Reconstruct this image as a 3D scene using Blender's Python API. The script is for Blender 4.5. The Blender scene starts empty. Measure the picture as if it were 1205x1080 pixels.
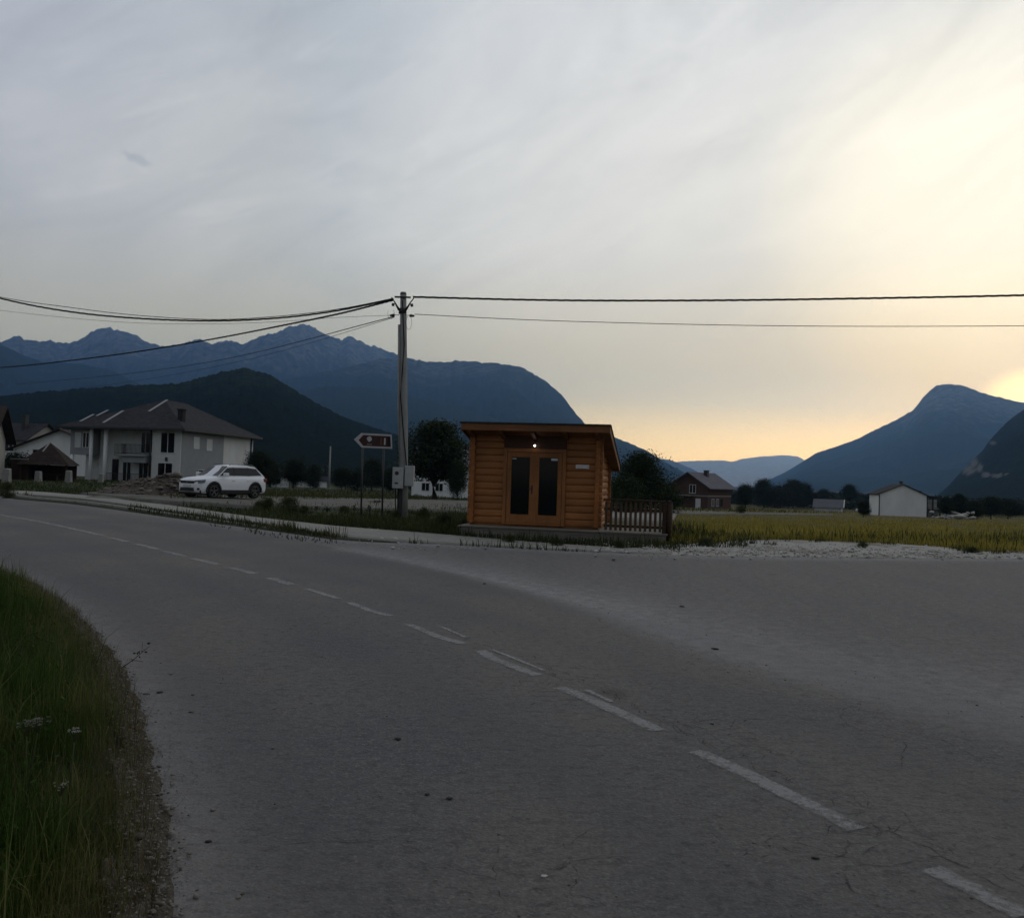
import bpy, bmesh, math, random
import numpy as np
from mathutils import Vector, Matrix, noise
random.seed(7); rng = np.random.default_rng(7)
R = math.radians
scene = bpy.context.scene
COL = scene.collection

# ------------------------------------------------------------------ camera
F = 1000.0; CX, CY = 602.5, 540.0
EYE = Vector((0, 0, 1.6))
PITCH = math.atan(.023); ROLL = R(1.9)
_f = Vector((0, math.cos(PITCH), math.sin(PITCH)))
_r0 = Vector((1, 0, 0)); _u0 = Vector((0, -math.sin(PITCH), math.cos(PITCH)))
_r = _r0*math.cos(ROLL) + _u0*math.sin(ROLL)
_u = -_r0*math.sin(ROLL) + _u0*math.cos(ROLL)
cam = bpy.data.objects.new('camera', bpy.data.cameras.new('camera'))
COL.objects.link(cam)
m = Matrix((( _r.x, _u.x, -_f.x, 0), (_r.y, _u.y, -_f.y, 0), (_r.z, _u.z, -_f.z, 1.6), (0, 0, 0, 1)))
cam.matrix_world = m
cam.data.sensor_width = 36; cam.data.sensor_fit = 'HORIZONTAL'
cam.data.lens = 36*F/1205
cam.data.clip_start = .05; cam.data.clip_end = 60000
scene.camera = cam

def ray(px, py):
    return _f + _r*((px-CX)/F) + _u*((CY-py)/F)
def at(px, py, D):
    d = ray(px, py); return EYE + d*(D/d.y)

# ------------------------------------------------------------------ terrain height
_ST = [-3, -.45, -.36, -.28, -.2, -.07, .05, .23, .46, .7, 3]
_SV = [0, 0, .0, .008, .012, .016, .018, .021, .023, .023, .023]
def Hn(x, y):
    x = np.asarray(x, float); y = np.asarray(y, float)
    t = x/np.maximum(y, 5.0)
    s = np.interp(t, _ST, _SV)
    d = np.clip(y-25, 0, 275)
    d = np.where(d < 6, d*d/12, d-3)
    return -s*d
def H(x, y): return float(Hn(x, y))
def unproj(px, py, dz=0.0):
    d = ray(px, py); d = d/d.y
    def g(t):
        p = EYE + d*t; return p.z - (H(p.x, p.y)+dz)
    lo, hi = .3, .3
    while g(hi) > 0 and hi < 3000: lo = hi; hi *= 1.08
    for _ in range(40):
        mid = (lo+hi)/2
        if g(mid) > 0: lo = mid
        else: hi = mid
    return EYE + d*hi

def unproj_np(px, py):
    px = np.asarray(px, float); py = np.asarray(py, float)
    a = (px-CX)/F; b = (CY-py)/F
    dx = _f.x+_r.x*a+_u.x*b; dy = _f.y+_r.y*a+_u.y*b; dz = _f.z+_r.z*a+_u.z*b
    dx, dz = dx/dy, dz/dy; t = np.full(px.shape, 20.0)
    for _ in range(70): t = np.clip((Hn(dx*t, t)-1.6)/np.minimum(dz, -.004), .3, 2500)
    return np.c_[dx*t, t, Hn(dx*t, t)]
# ------------------------------------------------------------------ materials
class NT:
    def __init__(s, tree):
        s.t = tree; s.t.nodes.clear()
    def n(s, typ, **kw):
        nd = s.t.nodes.new(typ)
        for k, v in kw.items(): setattr(nd, k, v)
        return nd
    def link(s, a, b): s.t.links.new(a, b)
    def put(s, sock, v):
        if hasattr(v, 'is_output') or isinstance(v, bpy.types.NodeSocket): s.link(v, sock)
        elif isinstance(v, (tuple, list)):
            sock.default_value = tuple(v) + ((1,) if len(v) == 3 and sock.type == 'RGBA' else ())
        else: sock.default_value = v
    def math(s, op, a, b=0.0, c=0.0, clamp=False):
        nd = s.n('ShaderNodeMath', operation=op, use_clamp=clamp)
        s.put(nd.inputs[0], a); s.put(nd.inputs[1], b); s.put(nd.inputs[2], c); return nd.outputs[0]
    def vmath(s, op, a, b=(0, 0, 0)):
        nd = s.n('ShaderNodeVectorMath', operation=op)
        s.put(nd.inputs[0], a); s.put(nd.inputs[1], b)
        return nd.outputs['Value'] if op in ('DOT_PRODUCT', 'LENGTH', 'DISTANCE') else nd.outputs[0]
    def mix(s, f, a, b, mode='MIX'):
        nd = s.n('ShaderNodeMix', data_type='RGBA', blend_type=mode)
        s.put(nd.inputs[0], f); s.put(nd.inputs[6], a); s.put(nd.inputs[7], b); return nd.outputs[2]
    def ramp(s, f, stops, interp='LINEAR'):
        nd = s.n('ShaderNodeValToRGB'); cr = nd.color_ramp; cr.interpolation = interp
        while len(cr.elements) < len(stops): cr.elements.new(.5)
        for e, (p, c) in zip(cr.elements, stops):
            e.position = p; e.color = (c, c, c, 1) if not isinstance(c, (tuple, list)) else tuple(c)+(1,)
        s.put(nd.inputs[0], f); return nd.outputs[0]
    def range(s, v, a, b, c=0.0, d=1.0, smooth=False):
        nd = s.n('ShaderNodeMapRange'); nd.interpolation_type = 'SMOOTHSTEP' if smooth else 'LINEAR'
        s.put(nd.inputs[0], v); s.put(nd.inputs[1], a); s.put(nd.inputs[2], b); s.put(nd.inputs[3], c); s.put(nd.inputs[4], d)
        return nd.outputs[0]
    def noise(s, vec, scale, detail=4, rough=.55, dist=0.0):
        nd = s.n('ShaderNodeTexNoise'); s.put(nd.inputs['Vector'], vec)
        nd.inputs['Scale'].default_value = scale; nd.inputs['Detail'].default_value = detail
        nd.inputs['Roughness'].default_value = rough; nd.inputs['Distortion'].default_value = dist
        return nd.outputs[0]
    def voro(s, vec, scale, feature='F1', out='Distance'):
        nd = s.n('ShaderNodeTexVoronoi', feature=feature); s.put(nd.inputs['Vector'], vec)
        nd.inputs['Scale'].default_value = scale; return nd.outputs[out]
    def mapping(s, vec, scale=(1, 1, 1), rot=(0, 0, 0)):
        nd = s.n('ShaderNodeMapping'); s.put(nd.inputs['Vector'], vec)
        nd.inputs['Scale'].default_value = scale; nd.inputs['Rotation'].default_value = rot; return nd.outputs[0]
    def obj(s): return s.n('ShaderNodeTexCoord').outputs['Object']
    def attr(s, name, out='Fac'): return s.n('ShaderNodeAttribute', attribute_name=name).outputs[out]
    def bump(s, h, strength=.5, dist=.02):
        nd = s.n('ShaderNodeBump'); nd.inputs['Strength'].default_value = strength
        nd.inputs['Distance'].default_value = dist; s.put(nd.inputs['Height'], h); return nd.outputs[0]
    def out(s, color, rough=.8, normal=None, metal=0.0, spec=.3, alpha=None, emit=None, trans=None):
        b = s.n('ShaderNodeBsdfPrincipled'); o = s.n('ShaderNodeOutputMaterial')
        s.put(b.inputs['Base Color'], color); s.put(b.inputs['Roughness'], rough)
        b.inputs['Metallic'].default_value = metal; b.inputs['Specular IOR Level'].default_value = spec
        if normal is not None: s.link(normal, b.inputs['Normal'])
        if alpha is not None: s.put(b.inputs['Alpha'], alpha)
        if emit: s.put(b.inputs['Emission Color'], emit[0]); b.inputs['Emission Strength'].default_value = emit[1]
        s.link(b.outputs[0], o.inputs[0]); return b

MATS = {}
def newmat(name):
    mt = bpy.data.materials.new(name); mt.use_nodes = True; MATS[name] = mt
    return mt, NT(mt.node_tree)
def simple(name, c1, c2=None, scale=8, rough=.8, bump=.0, bdist=.01, stretch=(1, 1, 1), spec=.3, metal=0.0, lo=.35, hi=.65):
    mt, n = newmat(name)
    c2 = c2 or tuple(v*.75 for v in c1)
    v = n.mapping(n.obj(), stretch)
    f = n.noise(v, scale, 6, .6)
    col = n.mix(n.range(f, lo, hi), c1, c2)
    f2 = n.noise(v, scale*.17, 3, .5)
    col = n.mix(n.range(f2, .3, .75, 0, .35), col, tuple(a*.6 for a in c1))
    nm = n.bump(f, bump, bdist) if bump else None
    n.out(col, rough, nm, metal, spec); return mt

# ------------------------------------------------------------------ objects
def tag(o, label=None, cat=None, group=None, kind=None):
    if label: o['label'] = label
    if cat: o['category'] = cat
    if group: o['group'] = group
    if kind: o['kind'] = kind
    return o
def empty(name, loc, rz=0.0, label=None, cat=None, group=None):
    o = bpy.data.objects.new(name, None); COL.objects.link(o)
    o.location = loc; o.rotation_euler = (0, 0, rz); o.empty_display_size = .3
    return tag(o, label, cat, group)
def link(name, me, mat=None, parent=None):
    o = bpy.data.objects.new(name, me); COL.objects.link(o)
    if mat:
        me.materials.clear() if len(me.materials) and mat.name not in me.materials else None
        if not len(me.materials): me.materials.append(mat)
    if parent: o.parent = parent
    return o
def copy_tree(o, parent=None):
    c = o.copy(); COL.objects.link(c)
    if parent: c.parent = parent
    for ch in list(o.children): copy_tree(ch, c)
    return c

def np_mesh(name, V, quads=None, tris=None, attr=None, smooth=False):
    me = bpy.data.meshes.new(name)
    V = np.asarray(V, np.float32); me.vertices.add(len(V)); me.vertices.foreach_set('co', V.ravel())
    loops = []; starts = []; tot = []; p = 0
    if quads is not None and len(quads):
        q = np.asarray(quads, np.int32); loops.append(q.ravel()); starts.append(np.arange(len(q))*4); tot.append(np.full(len(q), 4)); p = q.size
    if tris is not None and len(tris):
        t = np.asarray(tris, np.int32); loops.append(t.ravel()); starts.append(p+np.arange(len(t))*3); tot.append(np.full(len(t), 3))
    L = np.concatenate(loops); S = np.concatenate(starts).astype(np.int32)
    me.loops.add(len(L)); me.loops.foreach_set('vertex_index', L)
    me.polygons.add(len(S)); me.polygons.foreach_set('loop_start', S)
    if smooth: me.polygons.foreach_set('use_smooth', np.ones(len(S), bool))
    for k, v in (attr or {}).items():
        a = me.attributes.new(k, 'FLOAT', 'POINT'); a.data.foreach_set('value', np.asarray(v, np.float32))
    me.update(calc_edges=True); me.validate()
    return me

class MB:
    """collects simple solids, then links them as ONE mesh object"""
    def __init__(s): s.v = []; s.f = []; s.sm = []
    def add(s, V, Fc, smooth=False):
        b = len(s.v); s.v += [tuple(p) for p in V]; s.f += [tuple(i+b for i in f) for f in Fc]; s.sm += [smooth]*len(Fc); return s
    def box(s, x0, x1, y0, y1, z0, z1, M=None):
        V = [Vector((x, y, z)) for z in (z0, z1) for y in (y0, y1) for x in (x0, x1)]
        if M is not None: V = [M @ p for p in V]
        return s.add(V, [(0, 2, 3, 1), (4, 5, 7, 6), (0, 1, 5, 4), (2, 6, 7, 3), (0, 4, 6, 2), (1, 3, 7, 5)])
    def bar(s, p0, p1, w, h, up=(0, 0, 1)):
        p0, p1 = Vector(p0), Vector(p1); d = (p1-p0); L = d.length; d.normalize()
        up = Vector(up); sx = d.cross(up)
        if sx.length < 1e-4: sx = d.cross(Vector((1, 0, 0)))
        sx.normalize(); sz = sx.cross(d)
        M = Matrix(((sx.x, d.x, sz.x, p0.x), (sx.y, d.y, sz.y, p0.y), (sx.z, d.z, sz.z, p0.z), (0, 0, 0, 1)))
        return s.box(-w/2, w/2, 0, L, -h/2, h/2, M)
    def tube(s, pts, rad, n=8, cap=True, smooth=True):
        pts = [Vector(p) for p in pts]; rads = rad if isinstance(rad, (list, tuple)) else [rad]*len(pts)
        V = []; Fc = []; prev = None
        for i, p in enumerate(pts):
            d = (pts[min(i+1, len(pts)-1)]-pts[max(i-1, 0)]).normalized()
            a = d.cross(Vector((0, 0, 1)))
            if a.length < 1e-3: a = Vector((1, 0, 0)) if prev is None else prev
            a = (a - d*a.dot(d)).normalized(); prev = a; b = d.cross(a)
            for k in range(n):
                th = 2*math.pi*k/n; V.append(p + (a*math.cos(th)+b*math.sin(th))*rads[i])
        for i in range(len(pts)-1):
            for k in range(n):
                k2 = (k+1) % n; Fc.append((i*n+k, i*n+k2, (i+1)*n+k2, (i+1)*n+k))
        b = len(s.v); s.add(V, Fc, smooth)
        if cap:
            s.f += [tuple(b+k for k in range(n))[::-1], tuple(b+(len(pts)-1)*n+k for k in range(n))]; s.sm += [False]*2
        return s
    def prism(s, poly, h0, h1, axis='z', M=None):
        """poly of 2-D points extruded along an axis; axis y: poly is (x,z); x: poly is (y,z)"""
        def P(a, b, h):
            return Vector((a, b, h)) if axis == 'z' else Vector((a, h, b)) if axis == 'y' else Vector((h, a, b))
        n = len(poly); V = [P(a, b, h0) for a, b in poly]+[P(a, b, h1) for a, b in poly]
        if M is not None: V = [M @ p for p in V]
        Fc = [tuple(range(n))[::-1], tuple(range(n, 2*n))]+[(i, (i+1) % n, n+(i+1) % n, n+i) for i in range(n)]
        return s.add(V, Fc)
    def mesh(s, name, bevel=0.0, seg=1):
        me = bpy.data.meshes.new(name); me.from_pydata(s.v, [], s.f)
        me.polygons.foreach_set('use_smooth', s.sm)
        bm = bmesh.new(); bm.from_mesh(me)
        bmesh.ops.recalc_face_normals(bm, faces=bm.faces)
        if bevel:
            es = [e for e in bm.edges if len(e.link_faces) == 2 and e.calc_face_angle(0) > .5]
            bmesh.ops.bevel(bm, geom=es, offset=bevel, segments=seg, affect='EDGES', profile=.6)
        bm.to_mesh(me); bm.free(); me.update(); return me
    def build(s, name, mat, parent=None, bevel=0.0, seg=1):
        return link(name, s.mesh(name, bevel, seg), mat, parent)

def poly_at(pts, n):
    """resample a polyline of 3-D/2-D points to n points evenly by length"""
    P = np.array([list(p)[:2] for p in pts], float)
    d = np.r_[0, np.cumsum(np.hypot(*np.diff(P, axis=0).T))]
    t = np.linspace(0, d[-1], n)
    return np.c_[np.interp(t, d, P[:, 0]), np.interp(t, d, P[:, 1])]
def smooth_poly(pts, it=2):
    P = [np.array(list(p)[:2], float) for p in pts]
    for _ in range(it):
        Q = [P[0]]
        for a, b in zip(P[:-1], P[1:]): Q += [a*.75+b*.25, a*.25+b*.75]
        Q.append(P[-1]); P = Q
    return np.array(P)
def strip(name, A, B, nu, nv, zf, mat, kind='structure', attrs=None, wob=0.0, smooth=True, skirt=.3):
    """a sheet between polyline A and polyline B, zf(x,y,u,v) gives its height"""
    PA, PB = poly_at(A, nu), poly_at(B, nu)
    if wob:
        w = np.array([[noise.noise((i*.21, 3.1, 7)), noise.noise((i*.17, 9.1, 2))] for i in range(nu)])*wob
        w2 = np.array([[noise.noise((i*.19, 5.1, 1)), noise.noise((i*.23, 1.1, 4))] for i in range(nu)])*wob
        PA = PA+w; PB = PB+w2
    v = np.linspace(0, 1, nv)
    X = PA[:, None, :]*(1-v)[None, :, None]+PB[:, None, :]*v[None, :, None]
    U = np.repeat(np.linspace(0, 1, nu)[:, None], nv, 1); Vv = np.repeat(v[None, :], nu, 0)
    Z = zf(X[..., 0], X[..., 1], U, Vv)
    if skirt:      # turn the rim down into the ground so that no gap shows under it
        X = np.concatenate([X[:, :1], X, X[:, -1:]], 1); Z = np.concatenate([Z[:, :1]-skirt, Z, Z[:, -1:]-skirt], 1)
        X = np.concatenate([X[:1], X, X[-1:]], 0); Z = np.concatenate([Z[:1]-skirt, Z, Z[-1:]-skirt], 0); nu += 2; nv += 2
    V = np.dstack([X, Z]).reshape(-1, 3)
    i, j = np.meshgrid(np.arange(nu-1), np.arange(nv-1), indexing='ij'); a = (i*nv+j).ravel()
    q = np.c_[a, a+nv, a+nv+1, a+1]
    mq = len(q)//2+nv//2; n0 = np.cross(V[q[mq, 1]]-V[q[mq, 0]], V[q[mq, 3]]-V[q[mq, 0]])
    if n0[2] < 0: q = q[:, ::-1]
    at_ = {k: f(V[:, 0], V[:, 1]) for k, f in (attrs or {}).items()}
    me = np_mesh(name, V, q, attr=at_, smooth=smooth)
    o = link(name, me, mat)
    if kind: o['kind'] = kind
    return o
def dist_poly(x, y, P):
    best = np.full(np.shape(x), 1e9); side = np.zeros(np.shape(x))
    for a, b in zip(P[:-1], P[1:]):
        dx, dy = b[0]-a[0], b[1]-a[1]; L2 = dx*dx+dy*dy+1e-12
        t = np.clip(((x-a[0])*dx+(y-a[1])*dy)/L2, 0, 1)
        d = np.hypot(x-a[0]-t*dx, y-a[1]-t*dy); s = np.sign(dx*(y-a[1])-dy*(x-a[0]))
        c = d < best; best = np.where(c, d, best); side = np.where(c, s, side)
    return best, side
def inside(x, y, P):
    x = np.asarray(x); y = np.asarray(y); r = np.zeros(x.shape, bool); n = len(P)
    for i in range(n):
        x0, y0 = P[i][:2]; x1, y1 = P[(i+1) % n][:2]
        c = ((y0 > y) != (y1 > y)) & (x < (x1-x0)*(y-y0)/((y1-y0) if y1 != y0 else 1e-9)+x0)
        r ^= c
    return r
def fbm(x, y, z=0.0, o=4):
    return noise.fractal((x, y, z), 1.0, 2.0, o)
# ------------------------------------------------------------------ sky, sun, haze
SUN_AZ, SUN_EL = R(31.5), R(2.5)
SUN = Vector((math.sin(SUN_AZ)*math.cos(SUN_EL), math.cos(SUN_AZ)*math.cos(SUN_EL), math.sin(SUN_EL)))
world = bpy.data.worlds.new('World'); scene.world = world; world.use_nodes = True
w = NT(world.node_tree)
def build_world():
    d = w.n('ShaderNodeTexCoord').outputs['Generated']
    sep = w.n('ShaderNodeSeparateXYZ'); w.link(d, sep.inputs[0]); dz = sep.outputs[2]
    c = w.vmath('DOT_PRODUCT', d, tuple(SUN))
    S2 = Vector((math.sin(R(28.5))*math.cos(R(16.5)), math.cos(R(28.5))*math.cos(R(16.5)), math.sin(R(16.5))))
    c2 = w.vmath('DOT_PRODUCT', d, tuple(S2))
    cf = w.math('MULTIPLY_ADD', c2, .5, .5)
    def p(x): return x*.5+.5
    base = w.ramp(cf, [(0, (.18, .185, .205)), (p(-.3), (.235, .245, .275)), (p(.2), (.35, .365, .405)), (p(.56), (.432, .452, .515)), (p(.73), (.452, .468, .495)), (p(.78), (.482, .508, .545)),
                       (p(.89), (.665, .665, .67)), (p(.95), (.735, .725, .71)), (p(.974), (.745, .73, .70)), (p(.99), (.99, .935, .80)), (p(1), (1.14, 1.08, .91))])
    # high thin veil: fine wisps drawn out in long shallow streaks
    az = w.math('ARCTAN2', sep.outputs[0], sep.outputs[1]); el0 = w.math('ARCSINE', dz)
    ca, sa = math.cos(R(24)), math.sin(R(24))
    cmb = w.n('ShaderNodeCombineXYZ')
    w.link(w.math('ADD', w.math('MULTIPLY', az, ca), w.math('MULTIPLY', el0, sa)), cmb.inputs[0])
    w.link(w.math('SUBTRACT', w.math('MULTIPLY', el0, ca), w.math('MULTIPLY', az, sa)), cmb.inputs[1])
    pl = cmb.outputs[0]
    n1 = w.noise(w.mapping(pl, (3.2, 9.5, 1)), 1.15, 9, .62, 1.1); n2 = w.noise(w.mapping(pl, (1.6, 4.2, 1)), 1.0, 5, .5, .6)
    n3 = w.noise(w.mapping(pl, (5, 26, 1)), 1.3, 6, .6, .8)
    wis = w.math('MULTIPLY', w.range(n3, .50, .72, 0, 1, True), w.range(n2, .42, .62, 0, 1, True))
    veil = w.math('ADD', w.math('MULTIPLY', w.range(n1, .36, .66, -1, 1), .42), w.math('MULTIPLY', w.range(n2, .32, .68, -1, 1), .5))
    veil = w.math('ADD', veil, w.math('MULTIPLY', wis, .75))
    el = w.math('ARCSINE', dz)
    up = w.range(el, R(6), R(17), 0, 1, True)
    veilk = w.math('MULTIPLY', veil, w.math('MULTIPLY', up, .17))
    gain = w.math('ADD', 1.0, veilk)
    col = w.mix(1.0, base, gain, 'MULTIPLY')
    col = w.mix(w.math('MULTIPLY', w.range(veil, -.6, .8, 0, .16), up), col, (.72, .68, .62), 'MIX')
    # band of thicker cloud low above the hills, stronger towards the sun
    near = w.range(c, .45, .93, 0, 1, True)
    band = w.math('MULTIPLY', w.range(el, R(17), R(6.5), 0, 1, True), 1.0)
    nb = w.noise(w.mapping(d, (3, 3, 22)), 1.3, 4, .5)
    band = w.math('MULTIPLY', band, w.range(nb, .3, .7, .88, 1.08))
    tint_far = w.mix(band, (1, 1, 1), (1.0, .93, .80))
    tint_near = w.mix(band, (1, 1, 1), (.795, .705, .605))
    col = w.mix(1.0, col, w.mix(near, tint_far, tint_near), 'MULTIPLY')
    # clear yellow gap under the cloud where the sun has just gone
    gl = w.range(el, R(7.2), R(2.2), 0, 1, True)
    near2 = w.range(c, .72, .985, 0, 1, True)
    glow = w.math('MULTIPLY', gl, near2)
    gcol = w.mix(1.0, (.80, .53, .12), glow, 'MULTIPLY')
    col = w.mix(1.0, col, gcol, 'ADD')
    V3 = Vector((math.sin(R(31.3))*math.cos(R(4.6)), math.cos(R(31.3))*math.cos(R(4.6)), math.sin(R(4.6))))
    c3 = w.vmath('DOT_PRODUCT', d, tuple(V3))
    disk = w.math('ADD', w.math('MULTIPLY', w.range(c3, .9985, 1.0, 0, 1, True), 1.6), w.math('MULTIPLY', w.range(c3, .975, 1.0, 0, 1, True), .04))
    col = w.mix(1.0, col, w.mix(1.0, (.8, .62, .22), disk, 'MULTIPLY'), 'ADD')
    hzc = w.ramp(w.range(el, 0, R(28)), [(0, (1.50, 1.25, .68)), (.25, (1.34, 1.18, .77)), (.5, (1.17, 1.09, .94)), (1, (1.09, 1.07, 1.02))])
    col = w.mix(1.0, col, hzc, 'MULTIPLY')
    # one small dark wisp of cloud
    wd = ray(161, 187).normalized()
    e1 = wd.cross(Vector((0, 0, 1))).normalized(); e2 = e1.cross(wd)
    ax = (e1*math.cos(R(-16))+e2*math.sin(R(-16))); ay = (e2*math.cos(R(-16))-e1*math.sin(R(-16)))
    nz = w.math('MULTIPLY_ADD', w.noise(d, 110, 4, .6), .012, -.006)
    qx = w.math('DIVIDE', w.vmath('DOT_PRODUCT', d, tuple(ax)), .0165)
    qy = w.math('DIVIDE', w.math('ADD', w.vmath('DOT_PRODUCT', d, tuple(ay)), nz), .0048)
    q = w.math('ADD', w.math('POWER', w.math('ABSOLUTE', qx), 2.0), w.math('POWER', w.math('ABSOLUTE', qy), 2.0))
    front = w.range(w.vmath('DOT_PRODUCT', d, tuple(wd)), .9, .95)
    wisp = w.math('MULTIPLY', w.range(q, 1.3, .1, 0, .3, True), front)
    col = w.mix(wisp, col, (.20, .21, .25))
    sky = w.n('ShaderNodeTexSky', sky_type='NISHITA'); sky.sun_disc = False
    sky.sun_elevation = SUN_EL; sky.sun_rotation = SUN_AZ
    sky.altitude = 900
    b1 = w.n('ShaderNodeBackground'); w.link(sky.outputs[0], b1.inputs[0]); b1.inputs[1].default_value = .05
    b2 = w.n('ShaderNodeBackground'); w.link(col, b2.inputs[0]); b2.inputs[1].default_value = 1.0
    ad = w.n('ShaderNodeAddShader'); w.link(b1.outputs[0], ad.inputs[0]); w.link(b2.outputs[0], ad.inputs[1])
    o = w.n('ShaderNodeOutputWorld'); w.link(ad.outputs[0], o.inputs[0])
build_world()
sl = bpy.data.lights.new('sun', 'SUN'); sl.energy = .8; sl.angle = R(.55); sl.color = (1, .8, .55)
so = bpy.data.objects.new('sun', sl); COL.objects.link(so)
so.rotation_euler = (-SUN).to_track_quat('-Z', 'Y').to_euler()
so.location = (60, 100, 40)

hm, n = newmat('haze')
vol = n.n('ShaderNodeVolumePrincipled'); vol.inputs['Color'].default_value = (.26, .51, 1.0, 1)
vol.inputs['Density'].default_value = 9e-5; vol.inputs['Anisotropy'].default_value = .7
n.link(vol.outputs[0], n.n('ShaderNodeOutputMaterial').inputs['Volume'])
hb = MB().box(-11000, 11000, -11000, 11600, -8.6, 1130).build('haze', hm); hb['kind'] = 'stuff'
hb.display_type = 'WIRE'

# ------------------------------------------------------------------ mountains
def rock_mat(name, forest, rock, lo, hi, sc, cliff=None):
    mt, n = newmat(name)
    o = n.obj()
    f = n.noise(n.mapping(o, (sc, sc, sc*1.6)), 1, 8, .62, .4)
    f2 = n.noise(n.mapping(o, (sc*5, sc*5, sc*2)), 1, 6, .6)
    sepn = n.n('ShaderNodeSeparateXYZ'); n.link(o, sepn.inputs[0])
    h = n.range(sepn.outputs[2], lo, hi)
    k = n.math('ADD', n.math('ADD', h, n.math('MULTIPLY', f, 1.2)), n.math('MULTIPLY', f2, .5))
    k = n.range(k, 1.0, 1.6, 0, 1, True)
    col = n.mix(f2, tuple(v*.6 for v in forest), tuple(v*1.5 for v in forest))
    col = n.mix(n.math('MULTIPLY', k, n.range(f2, .35, .6)), col, rock)
    if cliff:
        a = n.attr('cliff'); cc = n.range(n.math('ADD', a, n.math('MULTIPLY', n.math('SUBTRACT', f2, .5), 1.3)), .5, .75)
        col = n.mix(cc, col, cliff)
    nm = n.bump(f2, 1.0, 12/ (sc*300))
    n.out(col, .95, nm, spec=0.0); return mt
M_far = rock_mat('mountain far', (.020, .028, .018), (.115, .115, .105), 420, 980, .004)
M_hazed = rock_mat('mountain pale', (.42, .40, .35), (.46, .44, .40), 200, 600, .004)  # farthest range: part of its haze is painted into the slope colours
M_pale2 = rock_mat('mountain pale wooded', (.07, .075, .06), (.10, .10, .09), 200, 600, .004)
M_mid = rock_mat('mountain mid', (.012, .020, .010), (.09, .09, .085), 330, 760, .005)
M_right = rock_mat('mountain right', (.017, .026, .015), (.13, .13, .12), 260, 760, .006)
M_hill = rock_mat('hill forest', (.008, .012, .006), (.024, .034, .016), 50, 150, .02)
M_hill2 = rock_mat('hill forest far', (.012, .018, .012), (.02, .03, .016), 50, 200, .014)
M_cliff = rock_mat('hill cliff', (.012, .018, .013), (.03, .035, .03), 60, 240, .012, (.12, .118, .11))

def mountain(name, pts, D, foot, mat, na=420, nv=46, gully=.10, rough=.006, seed=0, power=1.25, dwob=.12, cliffs=None, treetop=0.0):
    bk = min(.5, 11000/(D*(1+dwob))-1)
    az = []; tn = []
    for px, py in pts:
        d = ray(px, py); az.append(math.atan2(d.x, d.y)); tn.append(d.z/math.hypot(d.x, d.y))
    az = np.array(az); tn = np.array(tn); A = np.linspace(az[0], az[-1], na); T = np.interp(A, az, tn)
    # soften the traced corners a little, then add small natural roughness
    K = np.array([1, 2, 3, 2, 1.]); K /= K.sum(); Tp = np.pad(T, 2, mode='edge'); T = np.convolve(Tp, K, 'valid')
    V = []; cl = []
    vs = np.r_[np.linspace(0, 1, nv), 1+np.linspace(.12, 1, 8)]
    for i, a in enumerate(A):
        rr = rough*(fbm(a*60, seed, 0, 5)*.6 + .4*fbm(a*220, seed, 3, 4))*max(T[i], .03)*2
        tt = T[i]+rr*.6+treetop*abs(fbm(a*900, seed, 1, 3))
        Dr = D*(1+dwob*fbm(a*5, seed+4, 2, 2))
        zr = Dr*tt+1.6
        for v in vs:
            if v <= 1:
                dist = Dr*(foot+(1-foot)*v)
                xx, yy = dist*math.sin(a)/D, dist*math.cos(a)/D
                g = .75-2.2*abs(fbm(xx*13+seed, yy*7+v*1.5, seed, 5))+.35*fbm(xx*50, yy*50, seed, 3)
                z = -7.5+(zr+7.5)*(v**power)
                z += gully*zr*g*math.sin(math.pi*min(v, 1))*(1 if v < .97 else .5)
                lim = 1.6+dist*tt*(.30+.70*v)            # never above the traced skyline
                z = min(z, lim) if v < 1 else zr
            else:
                k = v-1; dist = Dr*(1+bk*k); z = -7.5+(zr+7.5)*(1-k)**1.3
            x, y = dist*math.sin(a), dist*math.cos(a)
            V.append((x, y, max(z, -7.5)))
            if cliffs:
                q = 0
                for (ca, ct, ra, rt) in cliffs:
                    te = (z-1.6)/dist; q = max(q, 1-math.hypot((a-ca)/ra, (te-ct)/rt))
                cl.append(max(q, 0) if v <= 1 else 0)
    nn = len(vs)
    i, j = np.meshgrid(np.arange(na-1), np.arange(nn-1), indexing='ij'); b = (i*nn+j).ravel()
    q = np.c_[b, b+nn, b+nn+1, b+1]
    me = np_mesh(name, V, q, attr={'cliff': cl} if cliffs else None, smooth=True)
    o = link(name, me, mat); o['kind'] = 'structure'; return o
P_back = [(-420, 430), (-250, 415), (-120, 400), (0, 404), (15, 397), (22, 394), (35, 401), (60, 401), (78, 405), (98, 397), (112, 389), (125, 385), (140, 388), (158, 394), (175, 403), (195, 408), (215, 404), (232, 399), (250, 405), (262, 401), (285, 404), (300, 399), (318, 392), (340, 385), (352, 381), (365, 383), (378, 391), (400, 400), (412, 396), (435, 406), (470, 418), (500, 428), (540, 440), (600, 460), (700, 520)]
mountain('mountain', P_back, 6000, .62, M_far, 520, gully=.16, rough=.03, seed=1)
mountain('mountain', [(130, 505), (200, 482), (260, 468), (330, 448), (400, 434), (440, 424), (470, 420), (500, 425), (520, 426.5), (545, 424), (570, 426.5), (600, 429), (612, 432), (625, 438), (645, 450), (655, 459), (665, 469), (673, 481), (680, 490), (690, 500), (720, 513), (745, 523), (762, 531), (785, 545), (800, 553), (822, 566), (850, 590)], 4300, .55, M_mid, 480, gully=.12, rough=.02, seed=5)
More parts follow.
